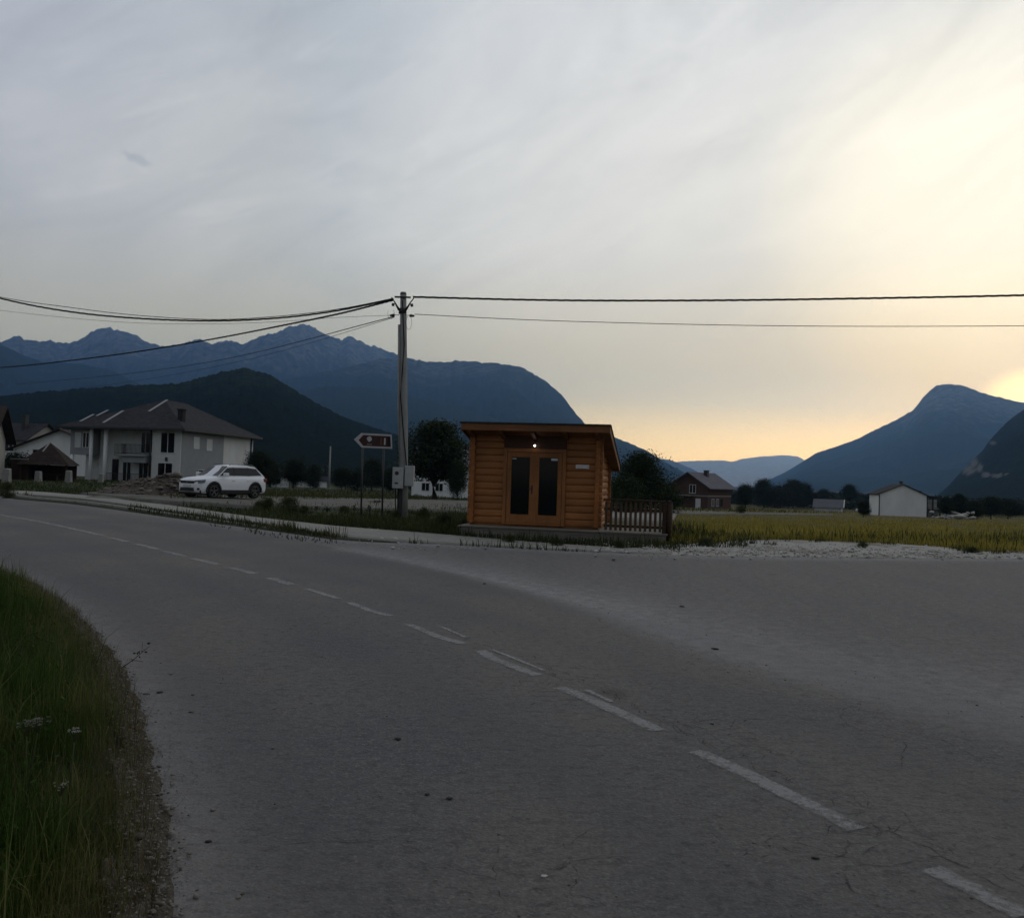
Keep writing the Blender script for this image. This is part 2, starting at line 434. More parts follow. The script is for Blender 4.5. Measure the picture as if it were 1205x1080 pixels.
mountain('mountain', [(-420, 390), (-200, 392), (-60, 396), (0, 404), (25, 417), (50, 426), (93, 428), (118, 432), (140, 440), (166, 453), (190, 468), (220, 490), (260, 530)], 4000, .6, M_mid, 260, gully=.12, rough=.02, seed=9)
mountain('hill', [(-500, 500), (-250, 480), (-80, 468), (0, 466), (10, 465), (60, 460), (130, 455), (200, 452), (230, 447), (262, 437), (285, 434), (310, 437), (332, 450), (365, 470), (400, 489), (430, 500), (470, 513), (520, 531), (560, 548), (620, 565), (680, 575)], 1000, .42, M_hill, 700, 60, gully=.10, rough=.03, seed=14, dwob=.05, treetop=.0016)
mountain('hill', [(250, 500), (300, 476), (340, 462), (385, 455), (420, 455), (455, 459), (490, 468), (530, 477), (570, 488), (610, 502), (650, 520), (690, 536), (730, 552), (780, 575)], 3300, .5, M_hill2, 300, 50, gully=.10, rough=.03, seed=17, dwob=.05, treetop=.0008)
mountain('mountain', [(830, 610), (860, 592), (880, 578), (910, 562), (925, 555), (940, 546), (960, 533), (985, 525), (1010, 516), (1025, 508), (1040, 501), (1055, 494), (1065, 488), (1075, 482), (1082, 473), (1090, 463), (1102, 454), (1115, 451), (1130, 453), (1150, 460), (1170, 466), (1185, 470), (1200, 473), (1260, 480), (1400, 470), (1700, 440), (2100, 430)], 6600, .5, M_right, 560, gully=.09, rough=.016, seed=21, dwob=.05)
_cl = []
for px, py, ra, rt in [(1140, 553, .010, .010), (1146, 545, .006, .014), (1153, 551, .005, .010), (1160, 559, .007, .005), (1172, 560, .010, .0045), (1182, 558, .008, .003), (1168, 521, .005, .004)]:
    d = ray(px, py); _cl.append((math.atan2(d.x, d.y), d.z/math.hypot(d.x, d.y), ra*1.5, rt*1.3))
mountain('mountain', [(1040, 612), (1075, 598), (1100, 585), (1115, 572), (1130, 556), (1145, 541), (1155, 531), (1163, 520), (1172, 510), (1180, 501), (1190, 492), (1205, 483), (1260, 452), (1330, 430), (1450, 410), (1700, 400), (2000, 420)], 1900, .5, M_cliff, 520, 60, gully=.07, rough=.03, seed=27, dwob=.04, cliffs=_cl, power=1.1)
mountain('mountain', [(690, 560), (770, 547), (800, 543), (830, 541.5), (850, 542), (862, 543), (872, 540), (900, 536.5), (925, 535.5), (938, 537), (955, 545), (980, 556), (1050, 580)], 10200, .74, M_hazed, 260, gully=.12, rough=.03, seed=33, dwob=.04)
mountain('mountain', [(680, 540), (740, 532), (770, 538), (790, 541.5), (802, 546), (815, 552), (830, 560), (860, 577), (890, 590)], 7000, .7, M_pale2, 200, gully=.12, rough=.03, seed=39)
# the valley closes behind the camera too
mountain('hill', [(3200, 520), (2600, 440), (2100, 420)], 5000, .6, M_mid, 60, seed=44) if False else None

# ------------------------------------------------------------------ road geometry measured on the ground plane
def G(pts): return [unproj(*p) for p in pts]
EDGE_px = [(0, 586), (50, 590), (100, 594.5), (200, 609), (300, 622), (365, 631), (400, 636), (450, 638), (560, 643), (700, 650.5), (850, 655.5), (1000, 657), (1205, 658), (1400, 659)]
EDGE = [Vector((-120, 150, 0)), Vector((-85, 114, 0))] + G(EDGE_px) + [Vector((26, 17.3, 0)), Vector((48, 18.5, 0)), Vector((75, 21, 0))]
NEAR = [Vector((-125, 143, 0)), Vector((-75, 88, 0)), Vector((-44, 52, 0)), Vector((-22, 27, 0)), Vector((-13, 18.3, 0))] + G([(0, 675), (25, 683), (50, 695), (80, 715), (115, 755), (140, 790), (165, 850), (175, 930), (185, 1000), (190, 1080)]) + [Vector((-.75, 1.2, 0)), Vector((0.1, -2.5, 0)), Vector((2.5, -9, 0)), Vector((9, -22, 0))]
EDGE2 = smooth_poly(EDGE, 2); NEAR2 = smooth_poly(NEAR, 2)
ROADPOLY = np.r_[EDGE2, [(75, -30)], [(20, -40)], NEAR2[::-1]]

# ------------------------------------------------------------------ the ground: one sheet out to the horizon
def build_ground():
    rad = np.r_[np.linspace(.4, 6, 24), np.geomspace(6.25, 120, 300), np.geomspace(124, 10800, 90)]
    ang = np.r_[np.linspace(-R(48), R(48), 640), np.linspace(R(50), R(310), 90)]
    X = rad[:, None]*np.sin(ang)[None]; Y = rad[:, None]*np.cos(ang)[None]
    Z = Hn(X, np.maximum(Y, 0))
    ins = inside(X, Y, ROADPOLY)
    d1, _ = dist_poly(X, Y, EDGE2); d2, _ = dist_poly(X, Y, NEAR2)
    d = np.minimum(d1, d2)
    out = ~ins
    rough = np.zeros_like(X)
    near = (rad < 130)
    for i in np.where(near)[0]:
        for j in range(len(ang)):
            if out[i, j] and Y[i, j] > -2: rough[i, j] = .10*fbm(X[i, j]*.35, Y[i, j]*.35, 0, 4)
    Z = Z + np.where(ins, -.3, -.09+np.clip((d-3.0)/4, 0, 1)*.13 + rough*np.clip((d-1.5)/4, 0, 1))
    Z = np.where(ins & (d < .6), Hn(X, np.maximum(Y, 0))-.09, Z)
    nr, na_ = X.shape
    V = np.dstack([X, Y, Z]).reshape(-1, 3)
    i, j = np.meshgrid(np.arange(nr-1), np.arange(na_), indexing='ij')
    a = (i*na_+j).ravel(); b = (i*na_+(j+1) % na_).ravel()
    q = np.c_[a, a+na_, b+na_, b]
    V = np.r_[V, [[0, 0, -.3]]]; c = len(V)-1
    jj = np.arange(na_); t = np.c_[np.full(na_, c), jj, (jj+1) % na_]
    n0 = np.cross(V[q[5000, 1]]-V[q[5000, 0]], V[q[5000, 2]]-V[q[5000, 0]])
    if n0[2] < 0: q = q[:, ::-1]
    mt, n = newmat('ground soil')
    o = n.obj(); sep = n.n('ShaderNodeSeparateXYZ'); n.link(o, sep.inputs[0])
    f = n.noise(o, .35, 6, .6); f2 = n.noise(o, 5, 5, .65); f3 = n.noise(n.mapping(o, (.05, .25, .1)), 1, 4)
    green = n.mix(f2, (.016, .024, .008), (.042, .052, .018))
    dry = n.mix(f2, (.060, .052, .014), (.115, .098, .030))
    t_ = n.math('DIVIDE', sep.outputs[0], n.math('MAXIMUM', sep.outputs[1], 5.0))
    side = n.range(t_, .02, .16, 0, 1, True)
    k = n.math('ADD', n.math('MULTIPLY', side, .9), n.math('MULTIPLY', n.math('SUBTRACT', f3, .5), 1.1))
    k = n.math('ADD', k, n.math('MULTIPLY', n.math('SUBTRACT', f, .5), .8))
    col = n.mix(n.range(k, .1, .9), green, dry)
    far = n.range(sep.outputs[1], 240, 420, 0, 1, True)
    col = n.mix(far, col, (.012, .018, .009))
    n.out(col, .95, n.bump(f2, .8, .06), spec=.1)
    me = np_mesh('ground', V, q, t, smooth=True)
    o = link('ground', me, mt); o['kind'] = 'structure'
build_ground()

# ------------------------------------------------------------------ asphalt
DUST = smooth_poly(G([(405, 646), (470, 657), (560, 677), (640, 697), (700, 714), (760, 735), (830, 757), (950, 790), (1080, 822), (1205, 852), (1400, 900)]), 2)
CENT = smooth_poly([Vector((-60, 82, 0)), Vector((-38, 55, 0))]+G([(0, 606), (60, 616), (122, 631), (200, 650), (300, 675.5), (380, 699), (480, 735), (560, 767), (660, 808), (780, 861), (900, 921), (1010, 976), (1205, 1078)])+[Vector((2.6, 1.2, 0)), Vector((4.5, -6, 0))], 2)
def asphalt_mat():
    mt, n = newmat('asphalt')
    o = n.obj()
    fine = n.noise(o, 48, 5, .8); med = n.noise(o, 6, 6, .65); big = n.noise(n.mapping(o, (1, 1, 1), (0, 0, R(30))), .35, 5, .6)
    agg = n.voro(o, 70); streak = n.noise(n.mapping(o, (.55, .12, 1), (0, 0, R(38))), 1.6, 5, .6)
    dust = n.attr('dust'); right = n.attr('right')
    mot = n.noise(n.mapping(o, (.8, 1.3, 1)), 11, 5, .7); mot2 = n.noise(o, 26, 4, .7)
    col = n.mix(n.range(big, .34, .66), (.080, .081, .085), (.132, .118, .103))
    col = n.mix(n.math('MULTIPLY', right, .8), col, n.mix(n.range(med, .35, .65), (.112, .106, .105), (.142, .136, .130)))
    col = n.mix(n.math('MULTIPLY', n.range(streak, .45, .75), .45), col, (.068, .070, .076))
    col = n.mix(n.math('MULTIPLY', n.range(med, .5, .72), .35), col, (.15, .145, .135))
    col = n.mix(n.range(mot, .52, .34, 0, .62), col, (.036, .036, .038))
    col = n.mix(n.range(mot2, .54, .70, 0, .55), col, (.20, .19, .175))
    col = n.mix(n.range(mot2, .44, .30, 0, .6), col, (.030, .029, .030))
    col = n.mix(n.range(fine, .52, .74, 0, .7), col, (.21, .205, .195))
    col = n.mix(n.range(agg, .12, .0, 0, .5), col, (.23, .22, .21))
    col = n.mix(n.range(fine, .44, .25, 0, .9), col, (.022, .022, .024))
    spots = n.voro(n.mapping(o, (1, 1, 1)), .9); sp = n.noise(o, 3.0, 3)
    sp = n.math('MULTIPLY', n.range(spots, .16, .06), n.range(sp, .5, .62))
    col = n.mix(n.math('MULTIPLY', sp, .55), col, (.045, .042, .038))
    pit = n.math('MULTIPLY', n.range(n.voro(o, 6.5), .10, .05), n.range(n.noise(o, 2.3, 3), .46, .58))
    col = n.mix(n.math('MULTIPLY', pit, .75), col, (.020, .019, .018))
    pit2 = n.math('MULTIPLY', n.range(n.voro(o, 17), .10, .05), n.range(n.noise(o, 4.1, 3), .50, .62))
    col = n.mix(n.math('MULTIPLY', pit2, .6), col, (.26, .25, .235))
    dn = n.math('MULTIPLY', dust, n.range(med, .28, .66, .25, 1.25))
    dn = n.math('MULTIPLY', dn, n.range(fine, .25, .6, .45, 1.0), clamp=True)
    col = n.mix(dn, col, (.30, .297, .295))
    wear = n.attr('wear')
    col = n.mix(n.math('MULTIPLY', wear, n.range(med, .3, .7, .2, .8)), col, (.060, .062, .068))
    hgt = n.math('ADD', fine, n.math('MULTIPLY', agg, .6))
    n.out(col, .82, n.bump(hgt, .8, .008), spec=.25); return mt
def f_dust(x, y):
    d, s = dist_poly(x, y, DUST)
    wd = np.interp(y, [0, 6, 9, 14, 25], [.9, .8, .55, .42, .4])
    right = np.where(s > 0, np.exp(-(d/(wd*1.9))**1.3), np.exp(-(d/(wd*.6))**2))
    fade = np.interp(y, [0, 4, 8, 11, 19, 23], [.25, .30, .62, .75, .45, .2])
    e, _ = dist_poly(x, y, EDGE2); ed = np.exp(-(e/.55)**2)*np.interp(x, [-30, -10, -4, 6, 30], [.15, .3, .35, .55, .5])
    m, _ = dist_poly(x, y, NEAR2); nd = np.exp(-(m/.35)**2)*.35
    return np.clip(right*fade+ed+nd, 0, 1)
def f_right(x, y):
    d, s = dist_poly(x, y, DUST); return np.clip(np.where(s > 0, d, -d)/1.2+.35, 0, 1)*np.where(x > -8, 1, 0)
def f_wear(x, y):
    d, s = dist_poly(x, y, CENT)
    return np.clip(np.exp(-((d-1.0)/.35)**2)+np.exp(-((d-2.5)/.4)**2), 0, 1)*.5
M_asph = asphalt_mat()
def build_road():
    rad = np.r_[np.linspace(.2, 4, 24), np.geomspace(4.1, 175, 330)]
    ang = np.r_[np.linspace(-R(55), R(55), 760), np.linspace(R(56), R(304), 130)]
    X = rad[:, None]*np.sin(ang)[None]; Y = rad[:, None]*np.cos(ang)[None]
    ok = inside(X, Y, ROADPOLY); d1, _ = dist_poly(X, Y, EDGE2); d2, _ = dist_poly(X, Y, NEAR2)
    ok |= (d1 < .45) | (d2 < .12)
    nr, na_ = X.shape
    V = np.dstack([X, Y, Hn(X, np.maximum(Y, 0))]).reshape(-1, 3)
    i, j = np.meshgrid(np.arange(nr-1), np.arange(na_), indexing='ij'); j2 = (j+1) % na_
    good = (ok[i, j] & ok[i+1, j] & ok[i, j2] & ok[i+1, j2]).ravel()
    a = (i*na_+j).ravel(); b = (i*na_+j2).ravel()
    q = np.c_[a, b, b+na_, a+na_][good]
    jj = np.arange(na_); V = np.r_[V, [[0, 0, 0]]]; t = np.c_[np.full(na_, len(V)-1), (jj+1) % na_, jj]
    n0 = np.cross(V[q[5000, 1]]-V[q[5000, 0]], V[q[5000, 2]]-V[q[5000, 0]])
    if n0[2] < 0: q = q[:, ::-1]
    n0 = np.cross(V[t[5, 1]]-V[t[5, 0]], V[t[5, 2]]-V[t[5, 0]])
    if n0[2] < 0: t = t[:, ::-1]
    used = np.unique(np.r_[q.ravel(), t.ravel()]); mp = np.full(len(V), -1); mp[used] = np.arange(len(used)); V = V[used]
    at_ = {k: f(V[:, 0], V[:, 1]) for k, f in (('dust', f_dust), ('right', f_right), ('wear', f_wear))}
    o = link('road', np_mesh('road', V, mp[q], mp[t], at_, True), M_asph); o['kind'] = 'structure'
build_road()

# worn paint
mt, n = newmat('road paint'); o = n.obj()
f = n.noise(o, 24, 6, .75); g = n.noise(o, 3.2, 4, .6)
wearA = n.range(n.math('ADD', n.math('ADD', n.math('MULTIPLY', f, .9), n.math('MULTIPLY', g, .6)), n.math('MULTIPLY', n.math('POWER', n.attr('e'), .22), .5)), .95, 1.24)
n.out(n.mix(f, (.20, .20, .20), (.36, .36, .355)), .75, None, alpha=n.math('MULTIPLY', wearA, .62))
M_paint = mt
def ribbon(V, Q, pts, wdt, z=.005, wob=0.0):
    fine = z < .004; P = smooth_poly(pts, 2 if fine else 1); nseg = max(3, int(np.sum(np.hypot(*np.diff(P, axis=0).T))/(.035 if fine else .25))); P = poly_at(P, nseg)
    T = np.gradient(P, axis=0); T /= np.maximum(np.hypot(T[:, 0], T[:, 1]), 1e-9)[:, None]; N = np.c_[-T[:, 1], T[:, 0]]
    b = len(V)
    for k, (p, nn) in enumerate(zip(P, N)):
        o1 = wob*fbm(p[0]*6, p[1]*6, 2, 3) if wob else 0
        if fine: o1 += .045*fbm(p[0]*7, p[1]*7, 4, 5)
        for s in (-.5, 0, .5):
            x, y = p+nn*(s*wdt+o1); V.append((x, y, H(x, y)+z))
    for k in range(len(P)-1):
        for j in (0, 1): Q.append((b+3*k+j, b+3*k+3+j, b+3*k+4+j, b+3*k+1+j))
def EA(V):
    e = np.zeros(len(V)); e[1::3] = 1; return {'e': e}
V, Q = [], []
cen = [((-40, 604.2), (0, 606)), ((0, 606), (122, 630.5)), ((129, 632.5), (152, 638)), ((160, 640), (186, 646.5)), ((193, 648.5), (217, 654.5)), ((227, 657), (256, 664.5)), ((270, 668), (300, 675.5)), ((316, 680), (343, 688)), ((361, 693), (398, 704.5)), ((410, 709), (460, 725)), ((480, 735), (545, 757.5)), ((565, 766), (632, 795)), ((660, 809), (775, 860)), ((818, 884), (1010, 976)), ((1095, 1022), (1205, 1078)), ((1230, 1091), (1330, 1150))]
for a, b in cen:
    A, B = unproj(*a), unproj(*b)
    # follow the curve of the centre line between the two ends
    ia = np.argmin(np.hypot(CENT[:, 0]-A.x, CENT[:, 1]-A.y)); ib = np.argmin(np.hypot(CENT[:, 0]-B.x, CENT[:, 1]-B.y))
    mid = [tuple(p) for p in CENT[min(ia, ib)+1:max(ia, ib)]]
    if ia > ib: mid = mid[::-1]
    if len(mid) > 4: mid = mid[1:-1]
    ribbon(V, Q, [tuple(A)[:2]]+mid+[tuple(B)[:2]], .135 if A.y < 12 else .20, .005, .018)
# the twin ghost line beside the middle dashes
for a, b in [((520, 738), (548, 750)), ((578, 764), (640, 789)), ((690, 812), (720, 826))]:
    ribbon(V, Q, [tuple(unproj(*a))[:2], tuple(unproj(*b))[:2]], .05)
for a, b in []:
    ribbon(V, Q, [tuple(unproj(*a))[:2], tuple(unproj(*b))[:2]], .035, .005, .02)
o = link('centre_line', np_mesh('centre_line', V, Q, attr=EA(V)), M_paint); o['kind'] = 'structure'
V, Q = [], []
ribbon(V, Q, [tuple(unproj(*p))[:2] for p in [(330, 630), (365, 634.0), (405, 639), (450, 641), (560, 646), (625, 649.5)]], .12)
o = link('edge_line', np_mesh('edge_line', V, Q, attr=EA(V)), M_paint); o['kind'] = 'structure'
# cracks
V, Q = [], []
def crack(pts, wdt=.012, wob=.05): ribbon(V, Q, [tuple(unproj(*p))[:2] for p in pts], wdt, .003, wob)
crack([(548, 752), (600, 770), (650, 786), (700, 808), (760, 838), (830, 872), (900, 905), (960, 935), (1020, 968), (1100, 1004), (1205, 1052)], .016, .07)
crack([(640, 792), (690, 803), (740, 830), (790, 856), (850, 886)], .012, .09)
crack([(1010, 975), (1080, 985), (1140, 1012), (1200, 1035)], .012, .09)
crack([(900, 915), (960, 922), (1020, 952)], .01, .1)
crack([(720, 745), (760, 752), (800, 760), (840, 772)], .02, .1)
crack([(840, 772), (900, 790), (960, 815), (1060, 845), (1120, 870), (1205, 905)], .014, .16)
crack([(700, 727), (740, 741), (790, 752)], .02, .1)
for k in range(22):
    px, py = random.uniform(185, 225), random.uniform(850, 990)
    if k < 9: crack([(px, py), (px+random.uniform(-14, 14), py+random.uniform(10, 26)), (px+random.uniform(-16, 16), py+random.uniform(30, 60))], .006, .04)
    px, py = random.uniform(250, 1150), random.uniform(900, 1070)
    if k < 13: crack([(px, py), (px+random.uniform(10, 60), py+random.uniform(-8, 10)), (px+random.uniform(40, 110), py+random.uniform(-14, 14))], .004, .05)
def walk(px, py, L, ang, wdt):
    q = unproj(px, py); P = [(q.x, q.y)]; a = ang
    for _ in range(int(L/.12)):
        a += random.gauss(0, .45); P.append((P[-1][0]+.12*math.cos(a), P[-1][1]+.12*math.sin(a)))
        if random.random() < .05 and L > .5:
            a2 = a+random.choice((-1, 1))*random.uniform(.6, 1.2); W = [P[-1]]
            for _ in range(random.randint(3, 8)): a2 += random.gauss(0, .3); W.append((W[-1][0]+.10*math.cos(a2), W[-1][1]+.10*math.sin(a2)))
            ribbon(V, Q, W, wdt*.8, .003, .02)
    ribbon(V, Q, P, wdt, .003, .02)
for k in range(34):      # crazed strip along the right of the centre line
    t = random.random(); i = int(np.interp(t, [0, 1], [len(CENT)*.50, len(CENT)*.86])); c = CENT[i]
    if c[1] < 2 or c[1] > 13: continue
    q0 = c+np.array([random.uniform(.08, .5), random.uniform(-.2, .3)]); a = math.atan2(*(CENT[i+1]-CENT[i])[::-1])+random.gauss(0, .45)
    P = [tuple(q0)]
    for _ in range(random.randint(4, 14)): a += random.gauss(0, .65); P.append((P[-1][0]+.10*math.cos(a), P[-1][1]+.10*math.sin(a)))
    ribbon(V, Q, P, random.uniform(.008, .018), .003, .02)
for px, py, L, an in [(300, 1000, 2.2, .3), (420, 985, 1.8, .1), (870, 1010, 1.4, .2), (1000, 700, 4, .1), (930, 730, 5, -.2), (1120, 760, 3, .4), (880, 690, 4, .2), (1060, 905, 2.5, .3), (1120, 955, 2.2, -.1), (990, 860, 2.5, .5), (180, 690, 2.5, .2), (340, 740, 2.2, .5), (260, 800, 1.6, 2.0)]:
    walk(px, py, L, an, .011)
mt, n = newmat('crack'); f = n.noise(n.obj(), 9, 4, .6)
n.out((.022, .021, .021), .95, alpha=n.math('MULTIPLY', n.range(f, .42, .62, .0, .6), n.math('POWER', n.attr('e'), .7))); M_crack = mt
o = link('road_cracks', np_mesh('road_cracks', V, Q, attr=EA(V)), M_crack); o['kind'] = 'structure'
# ================================================================== materials for built things
M_white = simple('white render', (.68, .68, .665), (.57, .57, .555), .8, .85, .1, .01, (1, 1, .35))
M_whitew = simple('house white', (.80, .81, .81), (.70, .71, .71), .8, .85, .1, .01, (1, 1, .35))
M_grey = simple('grey render', (.30, .31, .325), (.26, .27, .28), .8, .85, .1)
M_cream = simple('cream render', (.40, .385, .34), (.33, .32, .28), .9, .85, .1, .01, (1, 1, .4))
M_trim = simple('white plastic', (.62, .63, .63), (.55, .56, .56), 4, .4, spec=.4)
M_dark = simple('dark metal', (.022, .022, .024), (.03, .03, .032), 12, .45, spec=.4)
M_darkwood = simple('dark wood', (.045, .026, .014), (.022, .013, .008), 3, .8, .3, .01, (1, 1, 9))
M_conc = simple('concrete', (.27, .265, .25), (.20, .195, .185), 5, .9, .35, .006)
M_pole = simple('pole concrete', (.30, .30, .29), (.23, .235, .23), 7, .85, .3, .004, (1, 1, .25))
M_glass, n = newmat('window glass'); n.out((.006, .007, .008), .08, spec=.3)
M_black, n = newmat('rubber black'); n.out((.012, .012, .012), .8)
M_bit = simple('bitumen', (.018, .017, .017), (.03, .028, .027), 12, .85, .3, .01)
def tile_mat(name, c1, c2, rows=3.2, axis='z'):
    mt, n = newmat(name); o = n.obj(); sep = n.n('ShaderNodeSeparateXYZ'); n.link(o, sep.inputs[0])
    wv = n.math('FRACT', n.math('MULTIPLY', sep.outputs[2], rows*2))
    f = n.noise(o, 2.2, 5, .65); f2 = n.noise(o, .5, 3)
    col = n.mix(n.range(f, .35, .65), c1, c2)
    col = n.mix(n.range(wv, .0, .22, .65, 0), col, tuple(v*.35 for v in c1))
    col = n.mix(n.range(f2, .5, .8, 0, .4), col, tuple(v*1.7 for v in c1))
    n.out(col, .9, n.bump(wv, .9, .06), spec=.08); return mt
M_tile = tile_mat('roof tiles dark', (.034, .034, .038), (.058, .056, .060))
M_tile2 = tile_mat('roof tiles brown', (.040, .030, .026), (.058, .044, .038))
M_tile3 = tile_mat('roof sheet grey', (.115, .115, .13), (.16, .155, .17), 1.6)
M_brick, n = newmat('raw hollow brick')
o = n.obj(); sp_ = n.n('ShaderNodeSeparateXYZ'); n.link(o, sp_.inputs[0])
hv = n.math('ADD', sp_.outputs[0], sp_.outputs[1]); cb = n.n('ShaderNodeCombineXYZ'); n.link(hv, cb.inputs[0]); n.link(sp_.outputs[2], cb.inputs[1])
br = n.n('ShaderNodeTexBrick'); n.link(cb.outputs[0], br.inputs[0]); br.inputs['Scale'].default_value = 4.0
br.inputs['Color1'].default_value = (.105, .045, .030, 1); br.inputs['Color2'].default_value = (.075, .035, .025, 1); br.inputs['Mortar'].default_value = (.10, .085, .075, 1)
n.out(n.mix(n.noise(o, 1.2, 4), br.outputs[0], (.055, .032, .026)), .9)

# wood of the log hut
def wood_mat(name, c1, c2, stretch, scale=5, plank=False):
    mt, n = newmat(name); o = n.obj()
    g = n.noise(n.mapping(o, stretch), scale, 7, .6, .6); k = n.noise(o, 1.1, 4, .6)
    col = n.mix(n.range(g, .34, .66), c1, c2)
    col = n.mix(n.range(k, .42, .68, 0, .85), col, tuple(v*.45 for v in c1))
    if plank:
        sp3 = n.n('ShaderNodeSeparateXYZ'); n.link(o, sp3.inputs[0]); wn = n.n('ShaderNodeTexWhiteNoise', noise_dimensions='1D')
        n.link(n.math('FLOOR', n.math('DIVIDE', n.math('SUBTRACT', sp3.outputs[2], .34), .19)), wn.inputs['W']); sd = n.math('ADD', n.math('MULTIPLY', wn.outputs[0], .5), n.math('MULTIPLY', n.noise(n.mapping(o, (.5, .5, .01)), 1.0, 1), .3)); col = n.mix(n.range(sd, .2, .7, 0, .62), col, tuple(v*.5 for v in c1))
    kn = n.voro(n.mapping(o, tuple(s*.6+.4 for s in stretch)), 3.2); col = n.mix(n.range(kn, .10, .03, 0, .7), col, tuple(v*.25 for v in c1))
    n.out(col, .55, n.bump(g, .35, .004), spec=.3); return mt
M_log = wood_mat('log wood', (.43, .172, .050), (.25, .090, .024), (.35, 4, 9), plank=True)
M_logend = wood_mat('log end wood', (.42, .155, .038), (.26, .085, .018), (4, 4, 9))
M_board = wood_mat('board wood', (.35, .140, .042), (.23, .088, .025), (9, 9, .4))
M_doorhead = wood_mat('dark door head', (.075, .026, .010), (.045, .016, .007), (.3, 5, 8))
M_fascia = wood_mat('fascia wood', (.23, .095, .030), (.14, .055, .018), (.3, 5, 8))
M_picket = simple('brown picket wood', (.085, .055, .032), (.055, .035, .021), 4, .85, .3, .004, (4, 4, .6))
M_deck = simple('weathered deck', (.21, .195, .165), (.15, .138, .12), 3, .9, .4, .006, (.5, 3, 6))

# ================================================================== log hut
HUT = empty('wooden_hut', (0, 0, 0), label='small orange brown log hut with flat sloping roof and glazed double door, beside the road', cat='hut')
cl_, cr_ = at(557, 560, 23.75), at(703.5, 560, 23.2)
mid = (cl_+cr_)/2; th = math.atan2(cr_.y-cl_.y, cr_.x-cl_.x)-R(9.6)+math.atan2(.55, 3.4)
HW = (cr_-cl_).length/2
HUT.location = (mid.x, mid.y, 0); HUT.rotation_euler = (0, 0, R(-11)); HB = H(mid.x, mid.y)
ZF = .34                                   # floor level on the platform
DEP, NL, PIT = 3.0, 13, .19
ZT = ZF+NL*PIT                             # top of the log wall at the front (about 2.8 m)
def log_profile(z0, hh, th_=.085):         # cross section of a milled log lying along the wall: (depth, z)
    b = .016
    return [(-th_/2+.002, z0+.004), (-th_/2-b*.55, z0+hh*.16), (-th_/2-b, z0+hh*.36), (-th_/2-b, z0+hh*.66), (-th_/2-b*.5, z0+hh*.88), (-th_/2+.004, z0+hh-.004),
            (th_/2-.004, z0+hh-.004), (th_/2+b, z0+hh*.6), (th_/2+b, z0+hh*.35), (th_/2-.002, z0+.004)]
DW = .775                                  # half width of the door opening
wf = MB()
for k in range(NL):
    z = ZF+k*PIT; jit = random.uniform(-.004, .004)
    pr = [(a+jit, b) for a, b in log_profile(z, PIT)]
    if k < 11:
        wf.prism(pr, -HW-.14, -DW-.10, 'x'); wf.prism(pr, DW+.10, HW+.14, 'x')
    else:
        wf.prism(pr, -HW-.14, HW+.14, 'x')
wf.build('front_wall', M_log, HUT, .006)
for sgn, nm in ((-1, 'side_wall'), (1, 'side_wall')):
    ws = MB()
    for k in range(NL):
        z = ZF+k*PIT-PIT/2 if k else ZF; hh = PIT if k else PIT/2
        top_drop = 0
        pr = log_profile(z, hh)
        y1 = DEP+.14
        ymax = DEP*(ZT+.25-(z+hh))/.68 if z+hh > ZT-.55 else y1   # upper logs are cut short under the falling roof
        ymax = min(y1, max(ymax, .5))
        V = []
        M = Matrix.Translation((sgn*HW, 0, 0))
        P = [(a*(-1 if sgn < 0 else 1)*-1, b) for a, b in pr]
        n0 = len(P); Vv = [M @ Vector((a, -.16, b)) for a, b in P]+[M @ Vector((a, ymax, b)) for a, b in P]
        ws.add(Vv, [tuple(range(n0)), tuple(range(n0, 2*n0))[::-1]]+[(i, (i+1) % n0, n0+(i+1) % n0, n0+i) for i in range(n0)])
    ws.build(nm, M_logend, HUT, .005)
wb = MB()
for k in range(10):
    wb.prism([(a+DEP, b) for a, b in log_profile(ZF+k*PIT, PIT)], -HW-.14, HW+.14, 'x')
wb.build('back_wall', M_log, HUT)
# door surround
dh = 2.0
fr = MB()
fr.box(-DW-.10, -DW, -.115, .06, ZF, ZF+dh+.10); fr.box(DW, DW+.10, -.115, .06, ZF, ZF+dh+.10)
fr.box(-DW, DW, -.112, .06, ZF+dh, ZF+dh+.10); fr.box(-DW, DW, -.13, .06, ZF+.0, ZF+.045)
fr.build('door_frame', M_board, HUT, .005)
for sgn in (-1, 1):
    d = MB(); x0, x1 = (-DW+.006, -.006) if sgn < 0 else (.006, DW-.006)
    st = .125
    d.box(x0, x0+st, -.095, -.04, ZF+.05, ZF+dh-.006); d.box(x1-st, x1, -.095, -.04, ZF+.05, ZF+dh-.006)
    d.box(x0+st, x1-st, -.093, -.042, ZF+.05, ZF+.28); d.box(x0+st, x1-st, -.093, -.042, ZF+dh-.14, ZF+dh-.006)
    leaf = d.build('door', M_board, HUT, .006)
    g = MB().box(x0+st, x1-st, -.07, -.06, ZF+.28, ZF+dh-.14).build('glass_pane', M_glass, leaf)
    s_ = MB()
    if sgn < 0: s_.box(x0+st+.01, x0+st+.13, -.074, -.0705, ZF+dh-.20, ZF+dh-.175)
    else: s_.box(x1-st-.19, x1-st-.01, -.074, -.0705, ZF+dh-.215, ZF+dh-.155)
    s_.build('sticker', M_trim, leaf)
    if sgn < 0:
        h_ = MB(); h_.box(-.075, -.035, -.10, -.096, ZF+.86, ZF+1.10); h_.tube([(-.055, -.10, ZF+1.0), (-.055, -.145, ZF+1.0), (-.155, -.147, ZF+1.0)], .011, 8)
        h_.build('door_handle', M_dark, leaf)
    else:
        MB().box(-.012, .05, -.108, -.096, ZF+.05, ZF+dh-.006).build('cover_strip', M_board, leaf)
pq, n = newmat('plaque'); o = n.obj()
